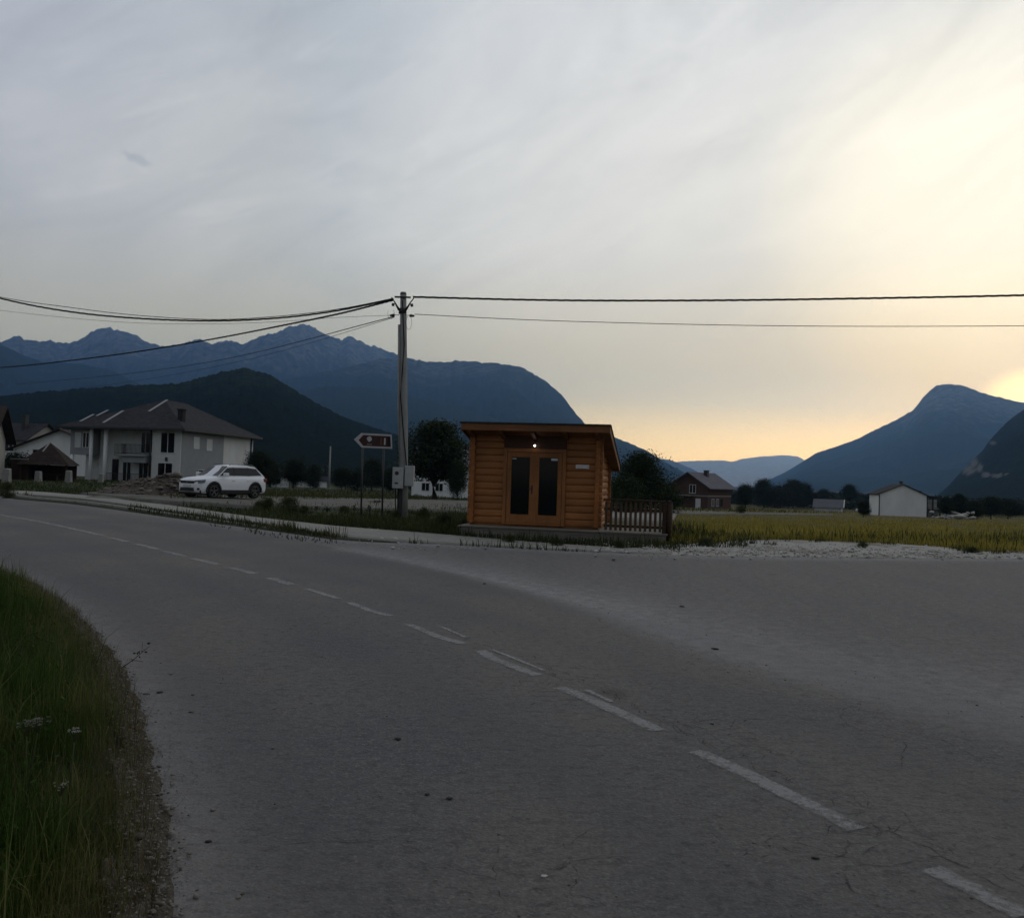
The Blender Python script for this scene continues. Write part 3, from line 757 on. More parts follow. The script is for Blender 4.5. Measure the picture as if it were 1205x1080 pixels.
n.out(n.mix(n.range(n.noise(n.mapping(o, (22, 1, 60)), 1, 2), .52, .6), (.62, .58, .57), (.36, .32, .33)), .5)
MB().box(DW+.36, DW+.73, -.10, -.083, ZF+1.59, ZF+1.70).build('name_plaque', pq, HUT, .003)
MB().box(-DW-.095, DW+.095, -.108, -.07, ZF+dh+.104, ZT+.05).build('door_head_panel', M_doorhead, HUT, .004)  # flat panel between door frame and roof, darker than the logs
# lamp over the door: bracket, holder, lit bulb
lp = MB().box(-.035, .035, -.135, -.108, ZF+dh+.17, ZF+dh+.30).tube([(0, -.12, ZF+dh+.24), (0, -.16, ZF+dh+.245), (0, -.185, ZF+dh+.22)], .016, 8).build('wall_lamp', M_dark, HUT)
bl, n = newmat('lit bulb'); n.out((1, 1, 1), .4, emit=((1, .93, .86), 7))
me = bpy.data.meshes.new('bulb'); bm = bmesh.new(); bmesh.ops.create_icosphere(bm, subdivisions=3, radius=.026, matrix=Matrix.Translation((0, -.19, ZF+dh+.18)))
bm.to_mesh(me); bm.free(); link('bulb', me, bl, lp)
# roof: a mono pitch falling to the back
def roof_z(y): return ZT+.15-.225*(y+.42)
XL, XR, YF, YB = -HW-.17, HW+.34, -.80, DEP+.42
rb = MB()
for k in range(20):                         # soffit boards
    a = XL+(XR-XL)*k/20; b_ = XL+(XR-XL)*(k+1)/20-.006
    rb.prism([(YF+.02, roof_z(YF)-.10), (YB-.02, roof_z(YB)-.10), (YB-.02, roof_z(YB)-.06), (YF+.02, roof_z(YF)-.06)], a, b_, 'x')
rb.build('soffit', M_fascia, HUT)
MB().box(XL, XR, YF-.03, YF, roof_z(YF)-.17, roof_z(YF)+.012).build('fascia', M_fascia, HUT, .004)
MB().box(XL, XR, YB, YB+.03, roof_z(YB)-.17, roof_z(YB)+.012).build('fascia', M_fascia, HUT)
for sx in (XL, XR):
    e0, e1 = (sx-.03, sx-.002) if sx < 0 else (sx+.002, sx+.03)
    MB().prism([(YF-.03, roof_z(YF)-.17), (YB+.03, roof_z(YB)-.17), (YB+.03, roof_z(YB)+.012), (YF-.03, roof_z(YF)+.012)], e0, e1, 'x').build('bargeboard', M_fascia, HUT)
rf = MB().prism([(YF-.06, roof_z(YF)+.016), (YB+.06, roof_z(YB)+.016), (YB+.06, roof_z(YB)+.055), (YF-.06, roof_z(YF)+.055)], XL-.055, XR+.055, 'x')
rf.build('roof', M_bit, HUT)
bmz = MB()
for x in (-HW, -HW/2, 0, HW/2, HW): bmz.prism([(-.72, roof_z(-.72)-.20), (DEP+.3, roof_z(DEP+.3)-.20), (DEP+.3, roof_z(DEP+.3)-.10), (-.72, roof_z(-.72)-.10)], x-.05, x+.05, 'x')
bmz.build('rafter', M_fascia, HUT)
# infill above the front wall up to the soffit
MB().box(-HW-.03, HW+.03, -.03, .03, ZT, ZT+.12).build('top_plate', M_fascia, HUT)

PLAT = empty('platform', (mid.x, mid.y, 0), R(-11), 'low weathered board platform carrying the log hut and the picket fence', 'platform')
p_ = MB()
for k in range(3): p_.box(-HW-.20, HW+1.88, -.62-.002*k, -.56, .02+k*.095-.06, .02+k*.095+.03)
for k in range(3): p_.box(HW+1.82, HW+1.88, -.55, DEP+.3, .02+k*.095-.06, .02+k*.095+.03)
for k in range(3): p_.box(-HW-.20, -HW-.14, -.55, DEP+.3, .02+k*.095-.06, .02+k*.095+.03)
p_.build('skirt_board', M_deck, PLAT, .004)
p_ = MB()
y = -.66
while y < DEP+.3: p_.box(-HW-.24, HW+1.92, y, y+.138, .244, .284); y += .144
p_.build('deck_board', M_deck, PLAT, .004)
MB().box(-HW-.12, HW+1.8, -.5, DEP+.25, -.2, .243).build('base', M_conc, PLAT)
# sill course so that the wall meets the deck
MB().box(-HW-.06, HW+.06, -.06, DEP+.06, .285, ZF).build('sill_beam', M_fascia, HUT)

FEN = empty('picket_fence', (mid.x, mid.y, 0), R(-11), 'short dark brown picket fence with open gaps to the right of the log hut', 'fence')
FX0, FX1, FY = HW+.24, HW+1.80, -.50
for k in range(12):
    x = FX0+.06+k*(FX1-FX0-.14)/11
    MB().prism([(x-.034, .32), (x+.034, .32), (x+.034, 1.03), (x+.022, 1.07), (x, 1.09), (x-.022, 1.07), (x-.034, 1.03)], FY-.012, FY+.012, 'y').build('picket', M_picket, FEN, .003)
MB().box(FX0, FX1, FY+.014, FY+.055, .40, .47).build('rail', M_darkwood, FEN, .004)
MB().box(FX0, FX1, FY+.014, FY+.055, .84, .91).build('rail', M_darkwood, FEN, .004)
MB().box(FX0-.02, FX1+.05, FY-.045, FY+.06, 1.105, 1.15).build('top_rail', M_darkwood, FEN, .006)
for x in (FX1+.02,): MB().box(x-.05, x+.05, FY-.045, FY+.055, .285, 1.08).build('post', M_darkwood, FEN, .006)
# the side run going back
rr = MB().box(FX1+.0, FX1+.04, FY+.06, DEP*.7, .40, .47).box(FX1, FX1+.04, FY+.06, DEP*.7, .84, .91).build('side_rail', M_darkwood, FEN)
pst = at(787, 610, 22.4)
PO = empty('wooden_post', (pst.x, pst.y, 0), 0, 'thick dark wooden post standing at the right end of the picket fence', 'post')
MB().tube([(0, 0, -.2), (0, 0, .6), (.01, 0, 1.12)], [.10, .095, .085], 12).build('shaft', M_darkwood, PO)
MB().tube([(.01, 0, 1.121), (.01, 0, 1.15)], [.095, .03], 12).build('cap', M_darkwood, PO)
for px, py, h_, lb in ((795, 634, .42, 'short dark stub post to the right of the thick wooden post'), (800, 633, .3, 'shortest leaning stub post at the gravel edge by the fence')):
    q = unproj(px, py); s_ = MB().tube([(0, 0, -.1), (.01, 0, h_*.6), (.03*(px-797), .0, h_)], [.05, .045, .04], 8).build('stub_post', M_darkwood)
    s_.location = (q.x, q.y, H(q.x, q.y)); tag(s_, lb, 'post')

# ================================================================== utility pole and its cables
pb = unproj(475, 611); PZ = H(pb.x, pb.y); PD = pb.y
ptop = at(474.6, 345, PD).z-PZ
POLE = empty('utility_pole', (pb.x, pb.y, PZ), 0, 'tall grey concrete utility pole with meter boxes, left of the log hut', 'utility pole')
lean = at(474.6, 345, PD).x-pb.x
def PP(z): return lean*z/ptop
MB().tube([(0, 0, -.4), (PP(3), 0, 3), (PP(6), 0, 6), (PP(ptop), 0, ptop)], [.175, .16, .135, .115], 14).build('shaft', M_pole, POLE)
MB().tube([(-.19, -.08, 1.95), (-.175+PP(4), -.07, 4), (-.15+PP(ptop-1.2), -.06, ptop-1.2)], .045, 8).build('conduit', M_pole, POLE)
cab = [(-.02+PP(ptop-.3), -.14, ptop-.3), (.05+PP(6.5), -.15, 6.5), (-.03+PP(5.4), -.16, 5.4), (-.09+PP(4.6), -.17, 4.6), (-.10, -.18, 3.2), (.02, -.19, 2.3), (.06, -.2, 1.95)]
MB().tube(cab, .022, 6).build('down_cable', M_black, POLE)
M_box = simple('meter box grey', (.40, .41, .41), (.34, .35, .35), 5, .5, spec=.4)
b = MB().box(-.42, -.02, -.42, -.16, 1.15, 1.93).build('meter_box', M_box, POLE, .012)
MB().tube([(-.26, -.421, 1.71), (-.26, -.43, 1.71)], .075, 16).build('meter_window', M_dark, b)
MB().box(-.33, -.20, -.428, -.421, 1.31, 1.37).build('box_label', M_dark, b)
MB().box(-.40, -.04, -.426, -.421, 1.17, 1.91).build('box_door', M_box, b, .003) if False else None
MB().box(.02, .36, -.36, -.12, 1.25, 2.0).build('fuse_box', M_box, POLE, .012)
dk = MB()
for x in (-.31, -.22): dk.tube([(x, -.24, 1.15), (x, -.2, .7), (x+.05, -.15, .1)], .022, 6)
dk.build('ground_cable', M_black, POLE)
MB().box(-.20+PP(1), -.06, -.19, -.10, .0, 1.15).build('cable_cover', M_dark, POLE)
tp = MB(); zt = ptop
tp.tube([(PP(zt), 0, zt-.05), (PP(zt), 0, zt+.03)], [.125, .10], 12)
for z, hw_ in ((zt-.18, .30),): tp.bar((PP(zt)-hw_, -.13, z), (PP(zt)+hw_, -.13, z), .05, .06)
tp.tube([(PP(zt), 0, zt-.78), (PP(zt), 0, zt-.58)], .15, 12)
for s in (-1, 1):
    tp.tube([(PP(zt)+s*.12, -.10, zt-.66), (PP(zt)+s*.22, -.11, zt-.50), (PP(zt)+s*.30, -.12, zt-.36)], [.05, .035, .025], 8)
    tp.tube([(PP(zt)+s*.30, -.12, zt-.36), (PP(zt)+s*.42, -.12, zt-.20)], .022, 6)
tp.build('crossarm', M_dark, POLE)
for s, dx in ((-1, .22), (1, .22)):
    k = MB(); k.tube([(PP(zt)+s*.10, -.08, zt-.84), (PP(zt)+s*.30, -.09, zt-.85)], .012, 6)
    k.tube([(PP(zt)+s*.28, -.09, zt-.85), (PP(zt)+s*.33, -.09, zt-.86), (PP(zt)+s*.46, -.09, zt-.88 if s < 0 else zt-.86)], [.05, .055, .035], 8)
    k.build('insulator', M_dark, POLE)
    MB().tube([(PP(zt)+s*.34, -.12, zt-.42), (PP(zt)+s*.36, -.12, zt-.52)], [.055, .05], 8).build('insulator', M_dark, POLE)
lp_ = MB(); lp_.tube([(PP(zt)+.26+.13*math.sin(a)*(.8), -.1, zt-1.12+.26*math.cos(a)) for a in np.linspace(.3, 5.9, 16)], .007, 5)
lp_.build('cable_loop', M_black, POLE); lp_ = MB()
lp_.tube([(PP(zt)-.42+.12*math.sin(a), -.1, zt-.80+.2*math.cos(a)) for a in np.linspace(.9, 5.2, 14)], .007, 5)
lp_.build('cable_loop', M_black, POLE)

def cable(label, pts, rad, twist=0.0, group=None):
    """pts: (px, py, D) through which the cable hangs"""
    P = [at(*p) for p in pts]; S = []
    for k in range(61):
        t = k/60*(len(P)-1); i = min(int(t), len(P)-2); u = t-i
        p0, p1, p2, p3 = P[max(i-1, 0)], P[i], P[i+1], P[min(i+2, len(P)-1)]
        S.append(.5*((2*p1)+(p2-p0)*u+(2*p0-5*p1+4*p2-p3)*u*u+(3*p1-p0-3*p2+p3)*u**3))
    mb = MB()
    if twist:
        L = [0]
        for a, c in zip(S[:-1], S[1:]): L.append(L[-1]+(c-a).length)
        N = int(L[-1]/.16); 
        for ph in (0, 2.1, 4.2):
            Q = []
            for k in range(N+1):
                l = L[-1]*k/N; j = min(max(np.searchsorted(L, l)-1, 0), 59); u = (l-L[j])/max(L[j+1]-L[j], 1e-6)
                c = S[j].lerp(S[j+1], u); a = l*2*math.pi/1.25+ph
                Q.append(c+Vector((0, math.cos(a)*twist, math.sin(a)*twist)))
            mb.tube(Q, rad, 5)
    else: mb.tube(S, rad, 6)
    o = mb.build('overhead_cable', M_black); tag(o, label, 'cable', group)
pxl, pxr = 465, 486
cable('thick twisted cable running from the pole to the right edge', [(486, 349.5, PD), (600, 352.5, PD-.3), (700, 353.8, PD-.6), (850, 353.5, PD-1.2), (1000, 351.5, PD-1.8), (1205, 347.5, PD-2.6), (1420, 340, PD-3.4)], .021, .021)
cable('thin single cable running to the right edge under the thick one', [(488, 369.8, PD), (600, 375.5, PD-.3), (700, 379, PD-.6), (850, 382.5, PD-1.2), (1000, 384, PD-1.8), (1205, 383.5, PD-2.6), (1420, 381, PD-3.4)], .013)
cable('upper twisted cable sagging from the pole to the left edge', [(463, 351.5, PD), (400, 365, PD+.4), (330, 374, PD+.9), (250, 377.5, PD+1.5), (160, 374.5, PD+2.2), (80, 366.5, PD+2.8), (0, 351, PD+3.5), (-120, 318, PD+4.4)], .019, .019)
cable('twin cable hanging just above the upper twisted cable on the left', [(463, 351, PD), (400, 363.5, PD+.5), (330, 372, PD+1), (250, 376, PD+1.7), (160, 371, PD+2.4), (80, 361.5, PD+3), (0, 349.5, PD+3.7), (-120, 322, PD+4.6)], .014)
cable('twisted cable dropping lowest across the mountains on the left', [(463, 353, PD), (400, 369, PD+4), (330, 383.5, PD+8), (250, 399, PD+13), (160, 414, PD+18), (80, 424.5, PD+23), (0, 432.5, PD+28), (-140, 440, PD+36)], .022, .022)
cable('thinnest pale cable to the left just under the sagging twisted cables', [(464, 371, PD), (400, 373.5, PD+1), (320, 379, PD+2), (250, 381, PD+3), (160, 380, PD+4), (60, 372, PD+5), (-60, 358, PD+6)], .007)
cable('thin cable from the middle of the pole top down to the houses', [(464, 372.5, PD), (420, 384, PD+5), (360, 400, PD+12), (300, 415, PD+20), (240, 427, PD+28), (180, 436, PD+36), (110, 444, PD+46), (20, 452, PD+58)], .018)
cable('second thin cable to the houses, just below its neighbour', [(464, 373.5, PD), (420, 387, PD+5), (360, 405, PD+12), (300, 421, PD+20), (240, 434, PD+28), (180, 445, PD+36), (110, 455, PD+46), (20, 464, PD+58)], .010)

# far slender pole in the meadow
q = unproj(387, 577.5); 
fp = empty('utility_pole', (q.x, q.y, q.z), 0, 'distant slender pale pole standing in the meadow right of the white car', 'utility pole')
hh = at(387.5, 525, q.y).z-q.z
MB().tube([(0, 0, -.3), (0, 0, hh*.5), (0, 0, hh)], [.17, .14, .10], 10).build('shaft', M_pole, fp)
MB().box(-.2, .2, -.2, .2, -.1, .5).build('base', M_conc, fp, .02)

# ================================================================== brown direction sign on two posts
sb1, sb2 = unproj(424.5, 612), unproj(449.5, 609)
SD = (sb1.y+sb2.y)/2
SG = empty('direction_sign', (sb1.x, SD, H(sb1.x, SD)), 0, 'brown arrow shaped direction sign with white border on two dark posts', 'road sign')
sx = SD/F
def SL(px, py):
    p = at(px, py, SD); return (p.x-sb1.x, p.z-H(sb1.x, SD))
for px, pt in ((424.5, 529), (449.5, 527)):
    b0 = SL(px, 612 if px < 430 else 608); t0 = SL(px+2.2, 512)
    MB().tube([(b0[0], .05, -.3), (t0[0], .05, t0[1])], .034, 8).build('post', M_dark, SG)
M_sign = simple('sign brown', (.050, .017, .016), (.040, .014, .014), 20, .5, spec=.3)
M_signw = simple('sign white', (.50, .48, .48), (.42, .41, .41), 20, .5, spec=.3)
arrow = [(416.5, 517), (425, 509.5), (461, 511.3), (461.5, 528), (425.5, 526.5)]
outer = [SL(*p) for p in arrow]; cxs = sum(p[0] for p in outer)/5; czs = sum(p[1] for p in outer)/5
pan = MB().prism(outer, -.012, .012, 'y').build('sign_board', M_signw, SG)
inner = [SL(*p) for p in [(422, 517.8), (427.5, 511.8), (459.5, 513.3), (460, 526), (427.5, 524.6)]]
fld = MB().prism(inner, -.0155, -.0125, 'y').build('brown_field', M_sign, pan)
mk = MB()
c0 = SL(434.8, 517); rr_ = 3.1*sx
mk.prism([(c0[0]+rr_*r_*math.cos(a), c0[1]+rr_*1.1*r_*math.sin(a)) for a, r_ in zip(np.linspace(0, 2*math.pi, 13)[:-1], (1, .95, 1.05, 1.1, 1.0, 1.1, .95, .75, .8, .9, .7, .85))], -.0185, -.016, 'y')
for i in range(6):
    a = SL(432.3+i*1.0, 522.7+.03*i); mk.box(a[0]-.010, a[0]+.008, -.0185, -.016, a[1]-.011, a[1]+.011)
mk.build('emblem', M_signw, fld)
b1 = MB(); a0, a1 = SL(452.2, 515.4), SL(453.6, 523.5); b1.box(a0[0], a1[0], -.0185, -.016, a1[1], a0[1]); b1.build('lettering', M_signw, fld)
M_or = simple('sign ochre', (.22, .10, .05), (.18, .08, .04), 10)
b2 = MB(); a0, a1 = SL(448.2, 515.2), SL(448.8, 523.5); b2.box(a0[0], a1[0], -.0185, -.016, a1[1], a0[1]); b2.build('thin_bar', M_or, fld)
M_blk = simple('sign dark', (.012, .010, .012), None, 10)
b3 = MB(); a0, a1 = SL(456.0, 514.2), SL(459.2, 525.0); b3.box(a0[0], a1[0], -.0185, -.016, a1[1], a0[1]); b3.build('dark_bar', M_blk, fld)

# ================================================================== houses
def add_window(wall, face, u, z, ww, hh, w, d, frame=M_trim, glass=M_glass, mull=1, shutter=None, nm='window'):
    """on a wall of a w x d house; face in 'front back left right', u along it seen from outside, z of the sill"""
    def P(a, out, zz):
        if face == 'front': return Vector((a, -d/2-out, zz))
        if face == 'back': return Vector((-a, d/2+out, zz))
        if face == 'right': return Vector((w/2+out, a, zz))
        return Vector((-w/2-out, -a, zz))
    def bx(mb, a0, a1, o0, o1, z0, z1):
        V = [P(a, o_, zz) for zz in (z0, z1) for o_ in (o0, o1) for a in (a0, a1)]
        mb.add(V, [(0, 2, 3, 1), (4, 5, 7, 6), (0, 1, 5, 4), (2, 6, 7, 3), (0, 4, 6, 2), (1, 3, 7, 5)])
    f = MB(); t = .075
    bx(f, u-ww/2, u-ww/2+t, .0, .055, z, z+hh); bx(f, u+ww/2-t, u+ww/2, .0, .055, z, z+hh)
    bx(f, u-ww/2+t, u+ww/2-t, .0, .055, z, z+t); bx(f, u-ww/2+t, u+ww/2-t, .0, .055, z+hh-t, z+hh)
    for k in range(mull):
        c = u-ww/2+ww*(k+1)/(mull+1); bx(f, c-t/2, c+t/2, .004, .05, z+t, z+hh-t)
    fo = f.build(nm, frame, wall)
    g = MB(); bx(g, u-ww/2+t*.5, u+ww/2-t*.5, -.02, .022, z+t*.5, z+hh-t*.5); g.build('pane', shutter or glass, fo)
    return fo
def slab(mb, A, B, C_, D_, t=.14):
    """a thick roof face from four corners, thickness downwards"""
    V = [Vector(p) for p in (A, B, C_, D_)]; W = [p-Vector((0, 0, t)) for p in V]
    mb.add(V+W, [(0, 1, 2, 3), (7, 6, 5, 4)]+[(i, 4+i, 4+(i+1) % 4, (i+1) % 4) for i in range(4)])
def gable_house(name, label, cat, loc, rz, w, d, eave, ridge, axis, wallm, roofm, ov=.5, found=1.0):
    """ridge along local x or y"""
    root = empty(name, loc, rz, label, cat)
    mb = MB()
    if axis == 'y':                 # gables front and back
        mb.prism([(-w/2, -found), (w/2, -found), (w/2, eave), (0, ridge), (-w/2, eave)], -d/2, d/2, 'y')
    else:
        mb.prism([(-d/2, -found), (d/2, -found), (d/2, eave), (0, ridge), (-d/2, eave)], -w/2, w/2, 'x')
    wall = mb.build('wall', wallm, root)
    rf = MB(); hw_ = (w if axis == 'y' else d)/2; L = (d if axis == 'y' else w)/2+ov; sl_ = (ridge-eave)/hw_
    up = .17; a = hw_+ov; ze = eave-sl_*ov+up; zr = ridge+up
    for s in (-1, 1):
        pts = [(s*a, -L, ze), (s*a, L, ze), (0, L, zr), (0, -L, zr)]
        if axis == 'x': pts = [(y_, x_, z_) for x_, y_, z_ in pts]
        slab(rf, *pts)
    roof = rf.build('roof', roofm, root)
    return root, wall, roof
def chimney(roof, x, y, z0, z1, s=.55, mat=M_dark):
    MB().box(x-s/2, x+s/2, y-s/2, y+s/2, z0, z1).box(x-s/2-.08, x+s/2+.08, y-s/2-.08, y+s/2+.08, z1, z1+.12).build('chimney', mat, roof)

# --- the large two storey house on the left
HD = 86.0
cC = at(211, 565, HD); HZ = -.25
rv = Vector((cC.x, cC.y)).normalized(); lpv = Vector((-rv.y, rv.x))
ALF = R(31)
fdir = lpv*math.cos(ALF)+rv*math.sin(ALF)          # along the front wall, going left
sdir = Vector((-fdir.y, fdir.x))*-1                # along the side wall, going away (right)
if sdir.dot(rv) < 0: sdir = -sdir
W1, W2, EV = 13.6, 15.2, 5.75; KX = .92
ROT = math.atan2(-fdir.y, -fdir.x)                  # local +x = -fdir (towards the right end of the front)
cen = Vector((cC.x, cC.y))+fdir*W1*KX/2+sdir*W2/2
BH = empty('house', (cen.x, cen.y, HZ), ROT, 'large two storey white and grey house with hipped roof and balcony behind the white car', 'house')
hx, hy = W1/2, W2/2; BH.scale = (KX, 1, 1)
# front: left 3.2 m wing stands forward on columns, then a recess with balcony, then the white block at the corner
wl = MB()
wl.box(-hx+3.6, hx, -hy, hy, -1, EV)              # main block, front at -hy, recess cut by separate block depth
wl2 = MB()
WALL = MB()
XB0, XM0 = 3.35, -4.1
WALL.box(XB0, hx, -hy, hy, -1, EV)                # white block at the corner
WALL.box(XM0, XB0, -hy+1.4, hy, -1, EV)           # recessed middle
WALL.box(-hx, XM0, -hy+2.6, hy, -1, 2.85)         # ground floor under the wing, set back
wall_w = WALL.build('wall', M_white, BH)
gw = MB().box(-hx, XM0-.2, -hy+.1, hy-.01, 2.85, EV-.003).build('grey_wing', M_grey, BH)
gp = MB().box(hx+.003, hx+.03, -hy+.12, hy-6.6, -1, EV-.004).build('grey_panel', M_grey, BH)
def bw(face, u, z, ww, hh, mull=1, sh=None, dep=W2, nm='window'):
    return add_window(wall_w, face, u, z, ww, hh, W1, dep, mull=mull, shutter=sh, nm=nm)
M_shut = simple('roller shutter', (.60, .61, .60), (.52, .53, .52), 3, .6, .2, .01, (1, 1, 12))
bw('front', 5.25, 3.25, 1.75, 2.15, 1); bw('front', 5.05, .15, 1.85, 2.15, 1, nm='glazed_door')
bw('front', 1.9, 3.20, 1.8, 2.2, 2, dep=W2-2.8, nm='balcony_door'); bw('front', -.5, 3.35, 1.1, 1.75, 0, sh=M_shut, dep=W2-2.8)
bw('front', 1.75, .10, 1.8, 2.2, 2, dep=W2-2.8, nm='glazed_door'); bw('front', -.6, .10, 1.1, 2.2, 1, dep=W2-2.8, nm='glazed_door')
add_window(wall_w, 'front', -2.05, .0, .8, 2.5, W1, W2-2.8, frame=M_dark, mull=0, nm='entrance_door')
add_window(gw, 'front', -4.85, 3.55, .85, 1.65, W1, W2-.2, mull=1, nm='window'); add_window(gw, 'front', -5.85, 3.55, .75, 1.6, W1, W2-.2, mull=0, shutter=M_shut, nm='window')
# side wall: two shuttered windows above, one window below, wall lamp
def side_win(u, z, ww, hh, mull, sh, par):
    return add_window(par, 'right', u, z, ww, hh, W1+.06, W2, mull=mull, shutter=sh)
side_win(-hy+2.9, 3.85, 1.15, 1.25, 0, M_shut, gp); side_win(-hy+5.5, 3.75, 1.15, 1.25, 0, M_shut, gp); side_win(-hy+4.6, .35, 2.3, 1.35, 1, None, gp)
lm = MB(); lm.box(hx+.03, hx+.2, hy-3.3, hy-3.1, 2.0, 2.4); lm.build('wall_lamp', M_dark, BH)
lm = MB(); lm.box(5.1, 5.3, -hy-.2, -hy-.0, 2.45, 2.85); lm.build('wall_lamp', M_dark, BH)
lm = MB(); lm.box(-.15, 0, -hy+1.2, -hy+1.4, 2.45, 2.75); lm.build('wall_lamp', M_dark, BH)
# columns, downpipes
for x, y in ((XM0, -hy-.02), (-hx+.2, -hy+.25)):
    MB().tube([(x, y, -1), (x, y, EV if x > -hx+1 else 2.85)], .19, 12).build('column', M_whitew, BH)
MB().tube([(-2.45, -hy+.2, -1), (-2.45, -hy+.2, EV-.05)], .24, 12).build('column', M_whitew, BH)
for x, y in ((XB0-.12, -hy-.08), (hx+.1, hy-.25)):
    MB().tube([(x, y, -.5), (x, y, EV)], .075, 8).build('downpipe', M_dark, BH)
MB().tube([(hx+.12, hy-.05, -.5), (hx+.12, hy-.05, EV)], .11, 8).build('downpipe', M_trim, BH)
# balcony
BALC = MB().box(-1.5, XB0-.03, -hy+.3, -hy+1.398, 2.85, 3.02).build('balcony', M_grey, BH)
MB().prism([(.2, 2.2), (2.85, 2.2), (2.85, 2.849), (0, 2.849)], -hy-.35, -hy+1.39, 'y').build('balcony_bay', M_grey, BALC)
MB().box(0, 2.9, -hy-.6, -hy+.298, 2.85, 3.03).build('balcony_slab', M_grey, BALC)
rl = MB()
def rail_run(p0, p1):
    p0, p1 = Vector(p0), Vector(p1)
    rl.bar(p0+Vector((0, 0, 1.0)), p1+Vector((0, 0, 1.0)), .06, .05); rl.bar(p0+Vector((0, 0, .12)), p1+Vector((0, 0, .12)), .04, .04)
    N = max(2, int((p1-p0).length/.15))
    for k in range(N+1):
        q = p0.lerp(p1, k/N); rl.bar(q, q+Vector((0, 0, 1.0)), .03, .03, (1, 0, 0))
rail_run((-1.45, -hy+.36, 3.03), (0, -hy+.36, 3.03)); rail_run((.05, -hy-.55, 3.04), (2.85, -hy-.55, 3.04)); rail_run((2.85, -hy-.55, 3.04), (2.85, -hy+.3, 3.04)); rail_run((.05, -hy-.55, 3.04), (.05, -hy+.3, 3.04))
rl.build('railing', M_dark, BALC)
rl = MB(); rail_run((-1.8, -hy-.3, .05), (3.1, -hy-.3, .05)); rl.build('ground_railing', M_dark, BH)
# hipped roof
OV = .95; zE = EV-.02; zR = 9.15
rx0, rx1, ry0, ry1 = -hx-OV, hx+OV, -hy-OV, hy+OV
r0, r1 = (1.0, -2.2, zR), (1.0, 1.8, zR)
RF = MB()
c = [(rx0, ry0, zE), (rx1, ry0, zE), (rx1, ry1, zE), (rx0, ry1, zE)]
RF.add([*c, r0, r1], [(0, 1, 4), (1, 2, 5, 4), (2, 3, 5), (3, 0, 4, 5)])
ROOF = RF.build('roof', M_tile, BH)
eb = MB()
for a, b_ in ((0, 1), (1, 2), (2, 3), (3, 0)): eb.bar(Vector(c[a])-Vector((0, 0, .10)), Vector(c[b_])-Vector((0, 0, .10)), .10, .19)
eb.build('gutter', M_dark, ROOF)
MB().box(rx0+.06, rx1-.06, ry0+.06, ry1-.06, zE-.14, zE-.05).build('soffit', M_bit, ROOF)
M_sheet = simple('pale ridge sheet', (.32, .32, .33), (.26, .26, .27), 6, .6)
def on_front(u, x):   # point on the front roof face: u 0 eave .. 1 ridge height
    return Vector((x, ry0+(r0[1]-ry0)*u, zE+(zR-zE)*u+.05))
for x, u0, u1 in ((1.0, .55, .98), (-2.6, .12, .55), (-5.6, .15, .40), (-4.6, .35, .56)):
    MB().bar(on_front(u0, x), on_front(u1, x+.35), .34, .05).build('ridge_strip', M_sheet, ROOF)
chimney(ROOF, 5.9, -hy+1.3, 6.2, 7.75, .58, M_bit)
sv = MB(); sv.box(3.1, 4.1, -hy+1.0, -hy+2.1, 5.9, 6.75); sv.build('flashing', M_sheet, ROOF) if False else None

# --- house cut by the left edge
q = at(-22, 560, 66)
eh, ew, er = gable_house('house', 'cream house with brown tiled roof cut by the left photo edge', 'house', (q.x-6.3, q.y+3, -.1), R(22), 9.5, 9, 3.6, 6.2, 'x', M_cream, M_tile2, .75)
MB().tube([(4.85, -4.6, -.5), (4.85, -4.6, 3.4)], .075, 8).build('downpipe', M_dark, eh)
add_window(ew, 'right', 0, 1.0, 1.3, 1.3, 9.5, 9)
# --- white house behind, with its long roof
q = at(90, 540, 118)
wh, ww_, wr = gable_house('house', 'white gabled house partly hidden behind the small pavilion', 'house', (q.x, q.y, -.6), R(8), 11.5, 12, 4.0, 6.6, 'y', M_whitew, M_tile2, .8)
add_window(ww_, 'front', -2.9, 2.5, 1.0, 1.5, 11.5, 12, mull=0); add_window(ww_, 'front', -1.6, 2.5, 1.0, 1.5, 11.5, 12, mull=0)
chimney(wr, -3.0, 1.0, 4.6, 7.0, .7, M_dark)
q = at(26, 540, 132)
wh2, ww2, wr2 = gable_house('house', 'dark roofed far house glimpsed between the cream house and the white gabled one', 'house', (q.x, q.y, -.5), R(-12), 8, 8, 5.6, 8.0, 'x', M_cream, M_tile, .6)
add_window(ww2, 'front', 1.2, 3.3, 1.4, 1.4, 8, 8); chimney(wr2, 1.6, -1.5, 7, 9.3, .7, M_dark)
MB().box(-4, 4, -5.2, -4.0, 2.7, 2.9).box(-3.9, 3.9, -5.2, -5.1, 2.9, 3.7).build('balcony', M_white, wh2)
